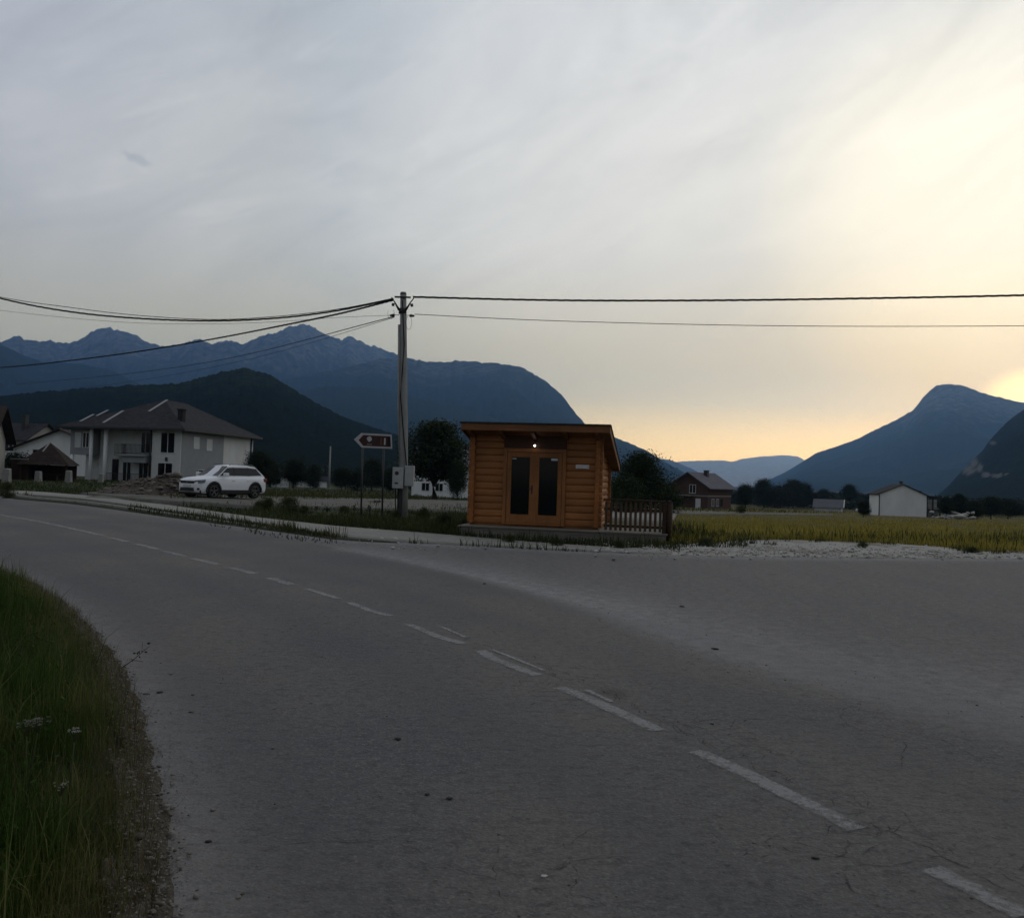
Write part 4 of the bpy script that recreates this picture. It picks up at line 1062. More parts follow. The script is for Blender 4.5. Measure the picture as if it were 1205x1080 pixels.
# --- pyramid roofed pavilion
q = at(57, 566, 76); PVZ = q.z
PV = empty('pavilion', (q.x, q.y, PVZ), R(15), 'small open pavilion with brown pyramid roof left of the large house', 'pavilion')
a_ = 2.1; ze = at(57, 547, 76).z-PVZ; zp = at(57, 520.5, 76).z-PVZ
pr = MB(); cc = [(-a_, -a_, ze), (a_, -a_, ze), (a_, a_, ze), (-a_, a_, ze), (0, 0, zp)]
pr.add(cc, [(0, 1, 4), (1, 2, 4), (2, 3, 4), (3, 0, 4), (3, 2, 1, 0)]); prf = pr.build('roof', M_tile2, PV)
sp2 = MB().bar(Vector((-.35, -a_*.42, ze+(zp-ze)*.58)), Vector((-.03, -.06, zp-.03)), .12, .05).build('ridge_strip', M_sheet, prf)
ps = [MB().box(x-.08, x+.08, y-.08, y+.08, -.6, ze).build('post', M_darkwood, PV) for x in (-a_+.3, a_-.3) for y in (-a_+.3, a_-.3)]
MB().box(-a_+.3, a_-.3, a_-.35, a_-.28, -.6, ze-.02).box(-a_+.3, -a_+.36, -a_+.4, a_-.36, -.6, ze-.2).build('back_wall', M_darkwood, PV)
MB().box(-1.0, .9, -.4, .4, .55, .62).box(-.8, -.7, -.3, .3, -.6, .55).box(.6, .7, -.3, .3, -.6, .55).build('table', M_darkwood, PV)
# stone posts and a dark hedge wall in front of it
for i, (px, py, D, ww3, hh3, lb) in enumerate([(45, 565, 70, .5, .75, 'squat pale stone block in front of the pavilion'), (80.5, 567, 70, .5, .95, 'squat pale stone block right of the pavilion'), (7, 576, 60, .55, 1.5, 'leaning pale stone pillar in the grass by the left edge'), (118, 568, 74, .45, .8, 'small concrete block in front of the large house')]):
    q = at(px, py, D); s_ = MB(); k = ww3/2
    s_.add([(-k, -k, -.4), (k, -k, -.4), (k, k, -.4), (-k, k, -.4), (-k*.8+.04*i, -k*.8, hh3), (k*.75+.04*i, -k*.8, hh3*.96), (k*.75, k*.8, hh3), (-k*.8, k*.8, hh3*.98)], [(3, 2, 1, 0), (4, 5, 6, 7), (0, 1, 5, 4), (1, 2, 6, 5), (2, 3, 7, 6), (3, 0, 4, 7)])
    o = s_.build('stone_block', M_conc, None, .05, 2); o.location = (q.x, q.y, q.z); tag(o, lb, 'stone block')
q0, q1 = at(12, 566, 74), at(31, 566, 74)
gw_ = empty('garden_wall', (q0.x, q0.y, q0.z), 0, 'dark low garden wall with pale coping beside the cream house', 'wall')
L_ = q1.x-q0.x
MB().box(0, L_, 0, .3, -.5, 1.9).build('panel', M_darkwood, gw_); MB().box(-.05, L_+.05, -.05, .35, 1.902, 2.0).build('coping', M_conc, gw_)

# --- small white outbuilding right of the car
q = unproj(322, 573)
ob, obw, obr = gable_house('shed', 'small low white shed in the meadow right of the white car', 'shed', (q.x, q.y, q.z), R(30), 3.6, 2.6, 1.7, 2.3, 'x', M_whitew, M_tile, .3, .5)
add_window(obw, 'front', .3, .5, .7, .8, 3.6, 2.6, mull=0)
for px, D, lb in ((375, 190, 'pale far outbuilding low among the dark trees left of the pole'), (360, 176, 'tiny pale far hut left of its paler neighbour among dark trees')):
    q = unproj(px, 573.5); D = q.y
    o_, w_, r_ = gable_house('shed', lb, 'shed', (q.x, q.y, q.z), R(12), 3.2, 2.5, 1.4, 2.2, 'x', M_white, M_tile, .25, .5)
# --- white building behind the tree
q = unproj(530, 586)
wb_, wbw, wbr = gable_house('house', 'long white building with grey roof behind the dark tree', 'house', (q.x+1.0, q.y+4, q.z), R(-6), 12.5, 9, 4.6, 7.4, 'x', M_whitew, M_tile3, .5)
for u in (-4.2, -2.2, 2.6): add_window(wbw, 'front', u, .9, 1.2, 1.2, 12.5, 9, mull=1)
add_window(wbw, 'front', 4.4, 2.2, .7, 1.3, 12.5, 9, mull=0)
chimney(wbr, 3.4, -.6, 6.6, 8.7, .7, M_dark)

# --- raw brick house at the right of the hut
q = unproj(832, 598.5)
BD = q.y; sc_ = BD/190
bk, bkw, bkr = gable_house('house', 'unfinished dark brick house with grey gabled roof beyond the meadow', 'house', (q.x, q.y+5, q.z), R(-38), 9.2*sc_, 12.5*sc_, 5.0*sc_, 7.9*sc_, 'y', M_brick, M_tile3, 1.1*sc_)
w_, d_ = 9.2*sc_, 12.5*sc_
add_window(bkw, 'front', .9*sc_, 3.3*sc_, 1.6*sc_, 2.0*sc_, w_, d_, mull=1); 
add_window(bkw, 'front', 2.3*sc_, .0, 1.2*sc_, 2.2*sc_, w_, d_, mull=0, shutter=M_trim, nm='door')
add_window(bkw, 'front', -2.2*sc_, .5*sc_, 1.8*sc_, 1.4*sc_, w_, d_, frame=M_darkwood)
for u in (-3.6, -1.2, 1.0): add_window(bkw, 'right', u*sc_, .5*sc_, 1.3*sc_, 1.7*sc_, w_, d_, mull=1, frame=M_trim if u < 0 else M_darkwood)
bl_ = MB().box(-w_/2-.1, w_/2-2.6, -d_/2-1.3, -d_/2-.003, 2.75*sc_, 2.95*sc_).build('balcony', M_conc, bkw)
MB().box(-w_/2-.04, w_/2+.04, -d_/2-.04, d_/2+.04, 2.7*sc_, 2.95*sc_).build('floor_band', M_conc, bkw)
chimney(bkr, 1.2*sc_, .0, 6.6*sc_, 8.5*sc_, .7, M_dark)

# --- white house on the right
q = unproj(1069, 608)
sc_ = q.y/165
wr_, wrw, wrr = gable_house('house', 'plain white gabled house with dark porch beyond the meadow on the right', 'house', (q.x, q.y+5*sc_, q.z), R(-13), 8.6*sc_, 10*sc_, 4.2*sc_, 6.15*sc_, 'y', M_whitew, M_tile, .35*sc_)
w_, d_ = 8.6*sc_, 10*sc_
MB().tube([(-w_/2+.05, -d_/2-.06, -.5), (-w_/2+.05, -d_/2-.06, 4.1*sc_)], .09, 8).build('downpipe', M_dark, wrr)
pc = MB().box(w_/2+.002, w_/2+2.7*sc_, -d_/2+.8, d_/2-1, 1.6*sc_, 1.8*sc_).build('porch', M_conc, wrr)
MB().box(w_/2+.5, w_/2+2.2*sc_, -d_/2+1.5, -d_/2+1.6, 1.9*sc_, 3.5*sc_).build('porch_wall', M_whitew, wrr)
pp_ = MB()
for x, y in ((w_/2+2.6*sc_, -d_/2+.9), (w_/2+1.3*sc_, -d_/2+.9), (w_/2+2.6*sc_, d_/2-1.2), (w_/2+.25, -d_/2+.9)):
    MB().box(x-.13, x+.13, y-.13, y+.13, -.5, 3.9*sc_).build('porch_post', M_dark, wrr)
MB().prism([(w_/2+.2, 4.0*sc_), (w_/2+3.1*sc_, 3.65*sc_), (w_/2+3.1*sc_, 3.85*sc_), (w_/2+.2, 4.25*sc_)], -d_/2+.5, d_/2-.6, 'y').build('porch_roof', M_tile, wrr)
rl = MB(); rail_run((w_/2+.1, -d_/2+.9, 1.8*sc_), (w_/2+2.6*sc_, -d_/2+.9, 1.8*sc_)); rl.build('porch_railing', M_dark, wrr)
MB().box(w_/2+.4, w_/2+2.5*sc_, -d_/2+1.6, d_/2-2, -.5, 1.59*sc_).build('porch_base', M_conc, wrr)
chimney(wrr, .75*sc_, .5, 5.6*sc_, 6.75*sc_, .5, M_dark); chimney(wrr, w_/2-.1, .5, 3.6*sc_, 5.0*sc_, .55, M_dark)
# --- low roof among the trees right of centre
q = unproj(984, 602)
lr, lrw, lrr = gable_house('house', 'low distant house with wide grey roof among the tree row', 'house', (q.x, q.y+6, q.z), R(-24), 7.4, 5.5, 1.3, 3.3, 'x', M_white, M_tile3, .6)
MB().bar((4.35, -3.2, 1.2), (4.35, 0, 3.4), .25, .2).build('bargeboard', M_trim, lrr)
# ================================================================== pavement, shoulder, lot, verge
def hz(off, amp=0.0, sc=1.0):
    def f(x, y, u, v):
        z = Hn(x, y)+off
        if amp:
            s = x.shape; n_ = np.array([fbm(a*sc, b*sc, 5, 4) for a, b in zip(x.ravel(), y.ravel())]).reshape(s); z = z+amp*n_*np.sin(np.pi*np.clip(v, 0, 1))**.5
        return z
    return f
M_pave = simple('pavement concrete', (.26, .25, .225), (.19, .185, .165), 3, .9, .4, .006)
def gravel_mat(name, c1, c2, c3, sc=16):
    mt, n = newmat(name); o = n.obj()
    v = n.voro(o, sc); vc = n.voro(o, sc, 'F1', 'Color'); f = n.noise(o, .5, 5, .65); s_ = n.n('ShaderNodeSeparateColor'); n.link(vc, s_.inputs[0])
    col = n.mix(s_.outputs[0], c1, c2); col = n.mix(n.range(n.noise(o, sc*3, 4, .7), .35, .7), col, tuple(a*.55 for a in c1))
    col = n.mix(n.range(f, .48, .68, 0, .9), col, c3)
    hgt = n.math('SUBTRACT', 1.0, v)
    n.out(col, .95, n.bump(hgt, .9, .03), spec=.1); return mt
M_gravel = gravel_mat('gravel pale', (.46, .44, .41), (.33, .315, .29), (.13, .115, .075))
M_gravel2 = gravel_mat('gravel lot', (.19, .185, .165), (.135, .13, .115), (.085, .085, .05), 9)
M_verge = gravel_mat('broken verge', (.120, .105, .080), (.075, .066, .050), (.050, .046, .028), 30)
M_dirt = gravel_mat('dirt strip', (.075, .070, .050), (.05, .048, .034), (.028, .034, .014), 14)

PF = [Vector((-121, 152, 0)), Vector((-87, 117, 0))]+G([(0, 577.5), (50, 580), (100, 583.5), (200, 595.5), (300, 609.5), (400, 620.5), (500, 628), (570, 634), (640, 640), (720, 645), (790, 648)])
PN = [Vector((-120.4, 151, 0)), Vector((-86.4, 115.6, 0))]+G([(0, 581.5), (50, 584), (100, 588), (200, 602), (300, 616), (400, 632.5), (450, 637), (560, 642.3), (640, 646.6), (720, 650.4), (790, 652.8)])
def pave_z(x, y, u, v):
    return Hn(x, y)+np.interp(u, [0, .70, .80, 1], [.13, .13, .05, .03])
PAVE = strip('pavement', PF, PN, 260, 5, pave_z, M_pave)
# kerb face and its top, a run of stones between the weedy strip and the road
def kerb_line(pts, h, wd, name):
    P = poly_at(smooth_poly(pts, 2), 120); T = np.gradient(P, axis=0); T /= np.hypot(T[:, 0], T[:, 1])[:, None]; N = np.c_[-T[:, 1], T[:, 0]]
    V = []; Q = []
    for k in range(len(P)):
        hh = h*(1 if k < 100 else (119-k)/19+.02)
        for o_, z in ((0, -.12), (0, hh), (wd, hh), (wd, -.1)):
            p = P[k]+N[k]*o_; V.append((p[0], p[1], H(*p)+z))
    for k in range(len(P)-1):
        b = 4*k
        for j in range(3): Q.append((b+j, b+j+1, b+5+j, b+4+j))
    o = link(name, np_mesh(name, V, Q), M_pave); o['kind'] = 'structure'
kerb_line([Vector((-85.5, 115.0, 0))]+G([(0, 584.0), (100, 592.0), (200, 606), (300, 619.5), (345, 626), (395, 633.5)]), .10, .16, 'kerb')
_E = [p for p in EDGE2 if p[0] < unproj(468, 639).x]
strip('verge_strip', PN[:9], _E, 200, 4, hz(.022, .03, 1.2), M_dirt)
# gravel apron on the right
AF = G([(778, 643), (800, 641.5), (840, 641), (870, 637), (930, 636.5), (1000, 639), (1060, 642), (1110, 645), (1140, 650), (1205, 653), (1300, 654)])+[Vector((27, 17.9, 0)), Vector((48, 19.4, 0)), Vector((75, 22.5, 0))]
AN = G([(700, 650.2), (760, 652.2), (850, 655.2), (930, 656.3), (1000, 656.8), (1100, 657.4), (1205, 657.9), (1300, 658.5)])+[Vector((26.5, 17.2, 0)), Vector((48, 18.4, 0)), Vector((75, 20.9, 0))]
def ap_z(x, y, u, v): return Hn(x, y)+.035*(1-v)+.006+np.array([fbm(a*1.3, b*1.3, 8, 4)*.03 for a, b in zip(x.ravel(), y.ravel())]).reshape(x.shape)*np.sin(np.pi*v)
strip('gravel_shoulder', AF, AN, 300, 14, ap_z, M_gravel, wob=.18)
# light gravel lot and track behind the hut
def Gz(pts): return [unproj(*p) for p in pts]
strip('gravel_lot', Gz([(150, 581), (230, 584.5), (300, 586), (350, 587), (450, 588.5), (560, 590.5), (700, 596), (800, 601.5), (900, 604.2), (980, 606)]), Gz([(95, 583), (190, 593.5), (280, 599), (340, 599.5), (450, 602), (560, 605.5), (700, 607), (800, 607.0), (900, 607.2), (980, 607.4)]), 160, 12, hz(.15, .05, .5), M_gravel2, wob=.5)
strip('gravel_yard', Gz([(716, 596.5), (760, 599), (800, 601.5)]), Gz([(716, 614), (755, 617), (789, 620)]), 40, 12, hz(.16, .04, .6), gravel_mat('gravel yard', (.33, .31, .28), (.24, .225, .20), (.15, .14, .11), 9), wob=.2)
# raised verge at the near left: broken edge of stones, then the grassy bank
NV = [p for p in NEAR2]
NVo = poly_at(NEAR2, 900)
T = np.gradient(NVo, axis=0); T /= np.hypot(T[:, 0], T[:, 1])[:, None]; NRM = np.c_[T[:, 1], -T[:, 0]]
sgn = 1 if np.mean((NVo+NRM*.5)[:, 0]-NVo[:, 0]) < 0 else -1
NRM = NRM*sgn
wdv = np.array([.15+.14*noise.noise((i*1.1, 2, 3)) for i in range(len(NVo))])+np.interp(NVo[:, 1], [8, 20], [0, .25])
IN1 = NVo+NRM*wdv[:, None]; IN2 = NVo+NRM*(wdv+2.2)[:, None]; IN3 = NVo+NRM*9.5
EDGEW = NVo-NRM*np.array([.05+.09*noise.noise((i*1.3, 7, 1)) for i in range(len(NVo))])[:, None]
def vz(x, y, u, v):
    n_ = np.array([fbm(a*9, b*9, 8, 4) for a, b in zip(x.ravel(), y.ravel())]).reshape(x.shape)
    return Hn(x, np.maximum(y, 0))-.004+v**.7*.085+n_*.045*np.clip(v*4, 0, 1)
strip('stony_verge', EDGEW, IN1, 1600, 14, vz, M_verge)
M_soil = simple('dark soil', (.020, .020, .010), (.032, .030, .014), 9, .95, .6, .02)
strip('verge', IN1-NRM*.10, IN2, 700, 10, lambda x, y, u, v: Hn(x, np.maximum(y, 0))+.030+v*.14+np.array([fbm(a*2, b*2, 3, 3)*.04 for a, b in zip(x.ravel(), y.ravel())]).reshape(x.shape), M_soil)
strip('verge', IN2, IN3, 160, 8, lambda x, y, u, v: Hn(x, np.maximum(y, 0))+.17+v*.05, M_soil)

# ================================================================== stones
def pebbles(name, P, S, mat, flat=.6):
    """P: positions (x,y,z), S: sizes; low stones of irregular outline in one mesh"""
    t = (1+5**.5)/2
    B = np.array([(-1, t, 0), (1, t, 0), (-1, -t, 0), (1, -t, 0), (0, -1, t), (0, 1, t), (0, -1, -t), (0, 1, -t), (t, 0, -1), (t, 0, 1), (-t, 0, -1), (-t, 0, 1)])/1.9
    FT = np.array([(0, 11, 5), (0, 5, 1), (0, 1, 7), (0, 7, 10), (0, 10, 11), (1, 5, 9), (5, 11, 4), (11, 10, 2), (10, 7, 6), (7, 1, 8), (3, 9, 4), (3, 4, 2), (3, 2, 6), (3, 6, 8), (3, 8, 9), (4, 9, 5), (2, 4, 11), (6, 2, 10), (8, 6, 7), (9, 8, 1)])
    n_ = len(P); V = np.repeat(B[None], n_, 0)*(1+rng.normal(0, .22, (n_, 12, 1)))
    V[..., 0] *= rng.uniform(.7, 1.35, (n_, 1)); V[..., 2] *= flat*rng.uniform(.6, 1.2, (n_, 1))
    a = rng.uniform(0, 6.28, (n_, 1)); c, s = np.cos(a), np.sin(a)
    X = V[..., 0]*c-V[..., 1]*s; Y = V[..., 0]*s+V[..., 1]*c
    V = np.dstack([X, Y, V[..., 2]])*np.asarray(S)[:, None, None]+np.asarray(P)[:, None, :]
    FF = (FT[None]+(np.arange(n_)*12)[:, None, None]).reshape(-1, 3)
    return np_mesh(name, V.reshape(-1, 3), None, FF, {'v': np.repeat(rng.random(n_), 12)})
mt, n = newmat('loose stones'); o = n.obj()
n.out(n.mix(n.attr('v'), (.075, .066, .052), (.20, .185, .16)), .9, n.bump(n.noise(o, 60, 4), .4, .004)); M_stone = mt
mt, n = newmat('pale stones'); o = n.obj()
n.out(n.mix(n.attr('v'), (.20, .195, .18), (.46, .45, .42)), .9, n.bump(n.noise(o, 60, 4), .4, .004)); M_stone2 = mt
mt, n = newmat('rubble stones'); o = n.obj()
n.out(n.mix(n.attr('v'), (.085, .070, .055), (.19, .165, .14)), .95); M_rub = mt
KOK = np.where((NVo[:, 1] > -1) & (NVo[:, 1] < 20))[0][:-2]; KW = 1/np.clip(NVo[KOK, 1], 3, 30); KW = KW/KW.sum()
P = []; S = []
for _ in range(14000):
    k = int(rng.choice(KOK, p=KW)); u = rng.random()**1.0; tt = rng.random(); p = (EDGEW[k]*(1-u)+IN1[k]*u)*(1-tt)+(EDGEW[k+1]*(1-u)+IN1[k+1]*u)*tt+rng.normal(0, .03, 2)
    if p[1] > 19 or p[1] < -1: continue
    s_ = float(np.clip(rng.lognormal(-5.45, .5), .0025, .02)); P.append((p[0], p[1], H(*p)+.0+u**.7*.085+s_*.2)); S.append(s_)
for _ in range(260):     # grit strayed on to the asphalt
    k = int(rng.choice(KOK, p=KW)); tt = rng.random(); p = NVo[k]*(1-tt)+NVo[k+1]*tt-NRM[k]*abs(rng.normal(0, .35))
    if p[1] > 15: continue
    s_ = float(np.clip(rng.lognormal(-5.4, .5), .002, .016)); P.append((p[0], p[1], H(*p)+s_*.3)); S.append(s_)
o = link('verge_stones', pebbles('verge_stones', P, S, M_stone), M_stone); o['kind'] = 'stuff'
P = []; S = []
for _ in range(3800):
    px, py = rng.uniform(700, 1240), rng.uniform(636, 660)
    q = unproj(px, py); 
    s_ = float(np.clip(rng.lognormal(-4.0, .5), .01, .085))
    if inside([q.x], [q.y], ROADPOLY)[0] and rng.random() > .12: continue
    P.append((q.x, q.y, H(q.x, q.y)+.03)); S.append(s_)
for _ in range(420):
    px, py = rng.uniform(400, 800), rng.uniform(622, 648); q = unproj(px, py); s_ = float(np.clip(rng.lognormal(-4.1, .5), .01, .06))
    P.append((q.x, q.y, H(q.x, q.y)+.03)); S.append(s_)
o = link('shoulder_stones', pebbles('shoulder_stones', P, S, M_stone2), M_stone2); o['kind'] = 'stuff'
P = []; S = []
for _ in range(520):
    px, py = rng.uniform(210, 1205), 655+425*rng.random()**1.2; q = unproj(px, py)
    s_ = float(np.clip(rng.lognormal(-5.9, .5), .002, .012))
    P.append((q.x, q.y, H(q.x, q.y)+s_*.25)); S.append(s_)
DP = poly_at(DUST, 400)
for _ in range(600):
    p = DP[int(rng.integers(0, 399))]+rng.normal(0, .45, 2); s_ = float(np.clip(rng.lognormal(-5.6, .45), .003, .011)); P.append((p[0], p[1], H(*p)+s_*.2)); S.append(s_)
o = link('road_grit', pebbles('road_grit', P, S, M_stone), M_stone); o['kind'] = 'stuff'
M_clod = simple('dark clod', (.022, .019, .016), (.035, .03, .025), 30, .9)
for i, (px, py, s_, lb) in enumerate([(803, 714, .045, 'dark clod lying on the junction asphalt, farthest of the clods'), (841, 764, .040, 'dark clod on the dusty streak across the junction'), (570, 687, .035, 'small dark clod near the far lane'), (469, 870, .030, 'small dark stone on the near lane left of the dashes'), (503, 935, .022, 'left of two dark stones lying close together on the near lane'), (529, 940, .026, 'right of two dark stones lying close together on the near lane'), (641, 1031, .016, 'pale pebble low on the near lane'), (838, 852, .02, 'dark speck of stone beside the centre dashes'), (188, 815, .03, 'flat dark clod beside the grass verge'), (960, 1010, .02, 'small dark stone right of the nearest centre dash'), (245, 990, .018, 'small stone on the asphalt near the stony verge')]):
    q = unproj(px, py)
    me = pebbles('clod', [(0, 0, s_*.2)], [s_*.8], M_clod, .22); o = link('stone', me, M_clod if 'pale' not in lb else M_stone2); o.location = q; tag(o, lb, 'stone')

# rubble heap in front of the large house
q = unproj(152, 588.5); hp = Vector((q.x, q.y+5.0, H(q.x, q.y)+.05))
V = []; NA, NR_ = 64, 22
for i in range(NR_+1):
    r_ = i/NR_
    for j in range(NA):
        a = 2*math.pi*j/NA; rx = (2.3 if math.cos(a) > 0 else 5.2); ry = 2.6
        pr = (1-r_)**1.15*(.6+.4*(1-r_))
        x, y = rx*r_*math.cos(a), ry*r_*math.sin(a)
        z = 1.25*pr + .16*fbm(x*1.6, y*1.6, 3, 4)*(1-r_*.7) + (.30*math.exp(-((x+2.2)/1.0)**2-(y/1)**2)) - .15*r_
        V.append((x, y, z))
Q = [(i*NA+j, (i+1)*NA+j, (i+1)*NA+(j+1) % NA, i*NA+(j+1) % NA) for i in range(NR_) for j in range(NA)]
HP = link('rubble_heap', np_mesh('rubble_heap', V, Q, smooth=True), gravel_mat('rubble', (.13, .11, .09), (.09, .075, .06), (.06, .05, .04), 7))
HP.location = hp; tag(HP, 'brown heap of earth and rubble left of the white car', 'rubble heap')
P = []; S = []
VV = np.array(V)
for _ in range(1500):
    k = int(rng.integers(NA, len(V)-1)); p = VV[k]+rng.normal(0, .10, 3)*(1, 1, .2); P.append(p); S.append(float(np.clip(rng.lognormal(-2.8, .5), .03, .22)))
o = link('rubble_stones', pebbles('rubble_stones', P, S, M_rub), M_rub, HP); o['kind'] = 'stuff'

# ================================================================== the white car
M_paintw, n = newmat('car paint white'); n.out((.70, .72, .75), .28, spec=.6)
M_clad = simple('car cladding', (.012, .012, .013), (.016, .016, .017), 20, .6, spec=.3)
M_alloy = simple('alloy', (.12, .12, .125), (.09, .09, .095), 8, .35, metal=.7)
M_light, n = newmat('headlight glass'); n.out((.10, .11, .12), .15, spec=.6)
M_red, n = newmat('tail light'); n.out((.16, .012, .012), .25, spec=.5)
def make_car():
    car = empty('car', (0, 0, 0))
    L0, L1 = -2.25, 2.25; XF, XB = 1.36, -1.32; RW = .355
    st = sorted(set(list(np.linspace(L0, L1, 46))+[x+RW*1.16*math.cos(a) for x in (XF, XB) for a in np.linspace(0, math.pi, 15)]))
    def top(x): return np.interp(x, [-2.25, -2.18, -2.0, -1.2, 0, .95, 1.25, 1.7, 2.0, 2.15, 2.25], [.86, 1.06, 1.09, 1.08, 1.07, 1.05, 1.02, .97, .92, .86, .74])
    def wid(x): return np.interp(x, [-2.25, -2.1, -1.7, -1.2, 0, 1.2, 1.7, 2.05, 2.25], [.70, .82, .90, .92, .915, .92, .90, .80, .60])
    def bot(x):
        b = np.interp(x, [-2.25, -2.1, -1.8, 1.8, 2.1, 2.25], [.40, .30, .24, .24, .27, .34])
        for xw in (XF, XB):
            d = abs(x-xw)
            if d < RW*1.16: b = max(b, RW+math.sqrt(max((RW*1.16)**2-d*d, 0)))
        return b
    V = []; NS = 0
    for x in st:
        t, w_, b = top(x), wid(x), bot(x); b = min(b, t-.12)
        zs = [b, max(b+.04, min(.42, t-.1)), max(b+.06, t-.38), t-.14, t-.045, t]; ws = [w_*.965, w_*.99, w_, w_*.985, w_*.93, w_*.78]
        ring = [(x, 0, b)]+[(x, a, z) for a, z in zip(ws, zs)]+[(x, 0, t+.03*(1 if x > .9 else 0))]
        ring += [(p[0], -p[1], p[2]) for p in ring[-2:0:-1]]
        NS = len(ring); V += ring
    Fc = []
    for i in range(len(st)-1):
        for k in range(NS): Fc.append((i*NS+k, (i+1)*NS+k, (i+1)*NS+(k+1) % NS, i*NS+(k+1) % NS))
    mb = MB(); mb.add(V, Fc+[tuple(range(NS))[::-1], tuple((len(st)-1)*NS+k for k in range(NS))], True)
    # upper shell: pillars and roof
    def up(yb, yt, xs): return xs
    P_ = {'A0': (1.08, .80, 1.03), 'A1': (.28, .63, 1.55), 'R1': (-1.50, .61, 1.56), 'R0': (-2.12, .74, 1.07)}
    pts = [P_['A0'], P_['A1'], (-.6, .62, 1.60), P_['R1'], P_['R0'], (-.5, .770, 1.06)]
    sv = [Vector(p) for p in pts]+[Vector((p[0], -p[1], p[2])) for p in pts]
    top_c = [Vector((.30, 0, 1.60)), Vector((-.6, 0, 1.655)), Vector((-1.52, 0, 1.61)), Vector((1.14, 0, 1.03)), Vector((-2.16, 0, 1.07))]
    VV_ = sv+top_c; f = []
    for o_, fl in ((0, False), (6, True)):
        q = [[o_+0, o_+1, o_+2, o_+5], [o_+2, o_+3, o_+4, o_+5], [o_+1, 12, 13, o_+2], [o_+2, 13, 14, o_+3], [o_+0, 15, 12, o_+1], [o_+3, 14, 16, o_+4]]
        f += [tuple(x if not fl else x[::-1]) for x in q]
    mb.add(VV_, f, False)
    body = mb.build('body', M_paintw, car)
    def lerp3(a, b, t): return Vector(a).lerp(Vector(b), t)
    def panel(nm, quad, mat, off=.008, par=None):
        Q = [Vector(p) for p in quad]; nrm = (Q[1]-Q[0]).cross(Q[2]-Q[0]).normalized(); c = sum(Q, Vector())/len(Q)
        if nrm.dot(c-Vector((-.4, 0, .9))) < 0: nrm = -nrm
        m2 = MB(); n_ = len(Q); m2.add([p+nrm*off for p in Q]+[p-nrm*.004 for p in Q], [tuple(range(n_)), tuple(range(n_, 2*n_))[::-1]]+[(i, n_+i, n_+(i+1) % n_, (i+1) % n_) for i in range(n_)])
        return m2.build(nm, mat, par or car)
    for s in (1, -1):
        def side(x, t):   # point on the slanted side: t 0 belt .. 1 roof
            yb = np.interp(x, [-2.12, -.5, 1.08], [.74, .770, .80]); yt = np.interp(x, [-1.5, -.6, .28], [.61, .62, .63]); zb = 1.06; zt = np.interp(x, [-1.5, -.6, .28], [1.56, 1.60, 1.55])
            return Vector((x, s*(yb+(yt-yb)*t), zb+(zt-zb)*t))
        panel('side_window', [side(.92, .08), side(.02, .08), side(.02, .84), side(.36, .84)], M_glass, .012)
        panel('side_window', [side(-.04, .08), side(-.97, .08), side(-.97, .84), side(-.04, .84)], M_glass, .012)
        panel('pillar_trim', [side(.03, .06), side(-.05, .06), side(-.05, .86), side(.03, .86)], M_clad, .010)
        panel('pillar_trim', [side(-.96, .06), side(-1.02, .06), side(-1.02, .86), side(-.96, .86)], M_clad, .010)
        panel('side_window', [side(-1.0, .08), side(-1.9, .16), side(-1.56, .80), side(-1.0, .84)], M_glass, .012)
        m3 = MB().tube([(.2, s*.60, 1.60), (.1, s*.60, 1.635), (-1.35, s*.58, 1.645), (-1.45, s*.58, 1.60)], .018, 6); m3.build('roof_rail', M_alloy, car)
        m3 = MB(); m3.box(.62, .84, s*.90 if s > 0 else -1.12, 1.12 if s > 0 else s*.90, 1.06, 1.23); m3.build('mirror', M_paintw, car, .04, 2)
        m3 = MB(); m3.box(-1.0+.02, .97, s*.905-.03, s*.905+.03, .245, .42); m3.build('sill_cladding', M_clad, car, .02)
        for xw in (XF, XB):
            m3 = MB(); A = np.linspace(-.12, math.pi+.12, 20); R0, R1 = RW*1.10, RW*1.32
            for a, b_ in zip(A[:-1], A[1:]):
                m3.add([(xw+R0*math.cos(a), s*.86, RW+R0*math.sin(a)), (xw+R1*math.cos(a), s*.86, RW+R1*math.sin(a)), (xw+R1*math.cos(b_), s*.86, RW+R1*math.sin(b_)), (xw+R0*math.cos(b_), s*.86, RW+R0*math.sin(b_)),
                        (xw+R0*math.cos(a), s*.935, RW+R0*math.sin(a)), (xw+R1*math.cos(a), s*.932, RW+R1*math.sin(a)), (xw+R1*math.cos(b_), s*.932, RW+R1*math.sin(b_)), (xw+R0*math.cos(b_), s*.935, RW+R0*math.sin(b_))],
                       [(0, 1, 2, 3), (7, 6, 5, 4), (1, 5, 6, 2), (0, 3, 7, 4)])
            m3.build('wheel_arch', M_clad, car)
            wh_ = MB(); prof = [(.20, -.11), (.33, -.115), (RW, -.085), (RW, .085), (.33, .115), (.235, .112)]
            NW = 28
            Vt = [(xw+r_*math.cos(2*math.pi*k/NW), s*.80+s*z_, RW+r_*math.sin(2*math.pi*k/NW)) for r_, z_ in prof for k in range(NW)]
            wh_.add(Vt, [(i*NW+k, i*NW+(k+1) % NW, (i+1)*NW+(k+1) % NW, (i+1)*NW+k) for i in range(len(prof)-1) for k in range(NW)], True)
            tyre = wh_.build('wheel', M_black, car)
            rm = MB()
            for k in range(5):
                a = 2*math.pi*k/5+.3; c_, s2 = math.cos(a), math.sin(a)
                rm.bar((xw+.04*c_, s*.90, RW+.04*s2), (xw+.235*c_, s*.905, RW+.235*s2), .065, .03, (0, 1, 0))
            rm.tube([(xw, s*.86, RW), (xw, s*.925, RW)], .05, 12)
            rm.tube([(xw+.235*math.cos(a), s*.905, RW+.235*math.sin(a)) for a in np.linspace(0, 2*math.pi, 25)], .018, 6)
            rm.build('rim', M_alloy, tyre)
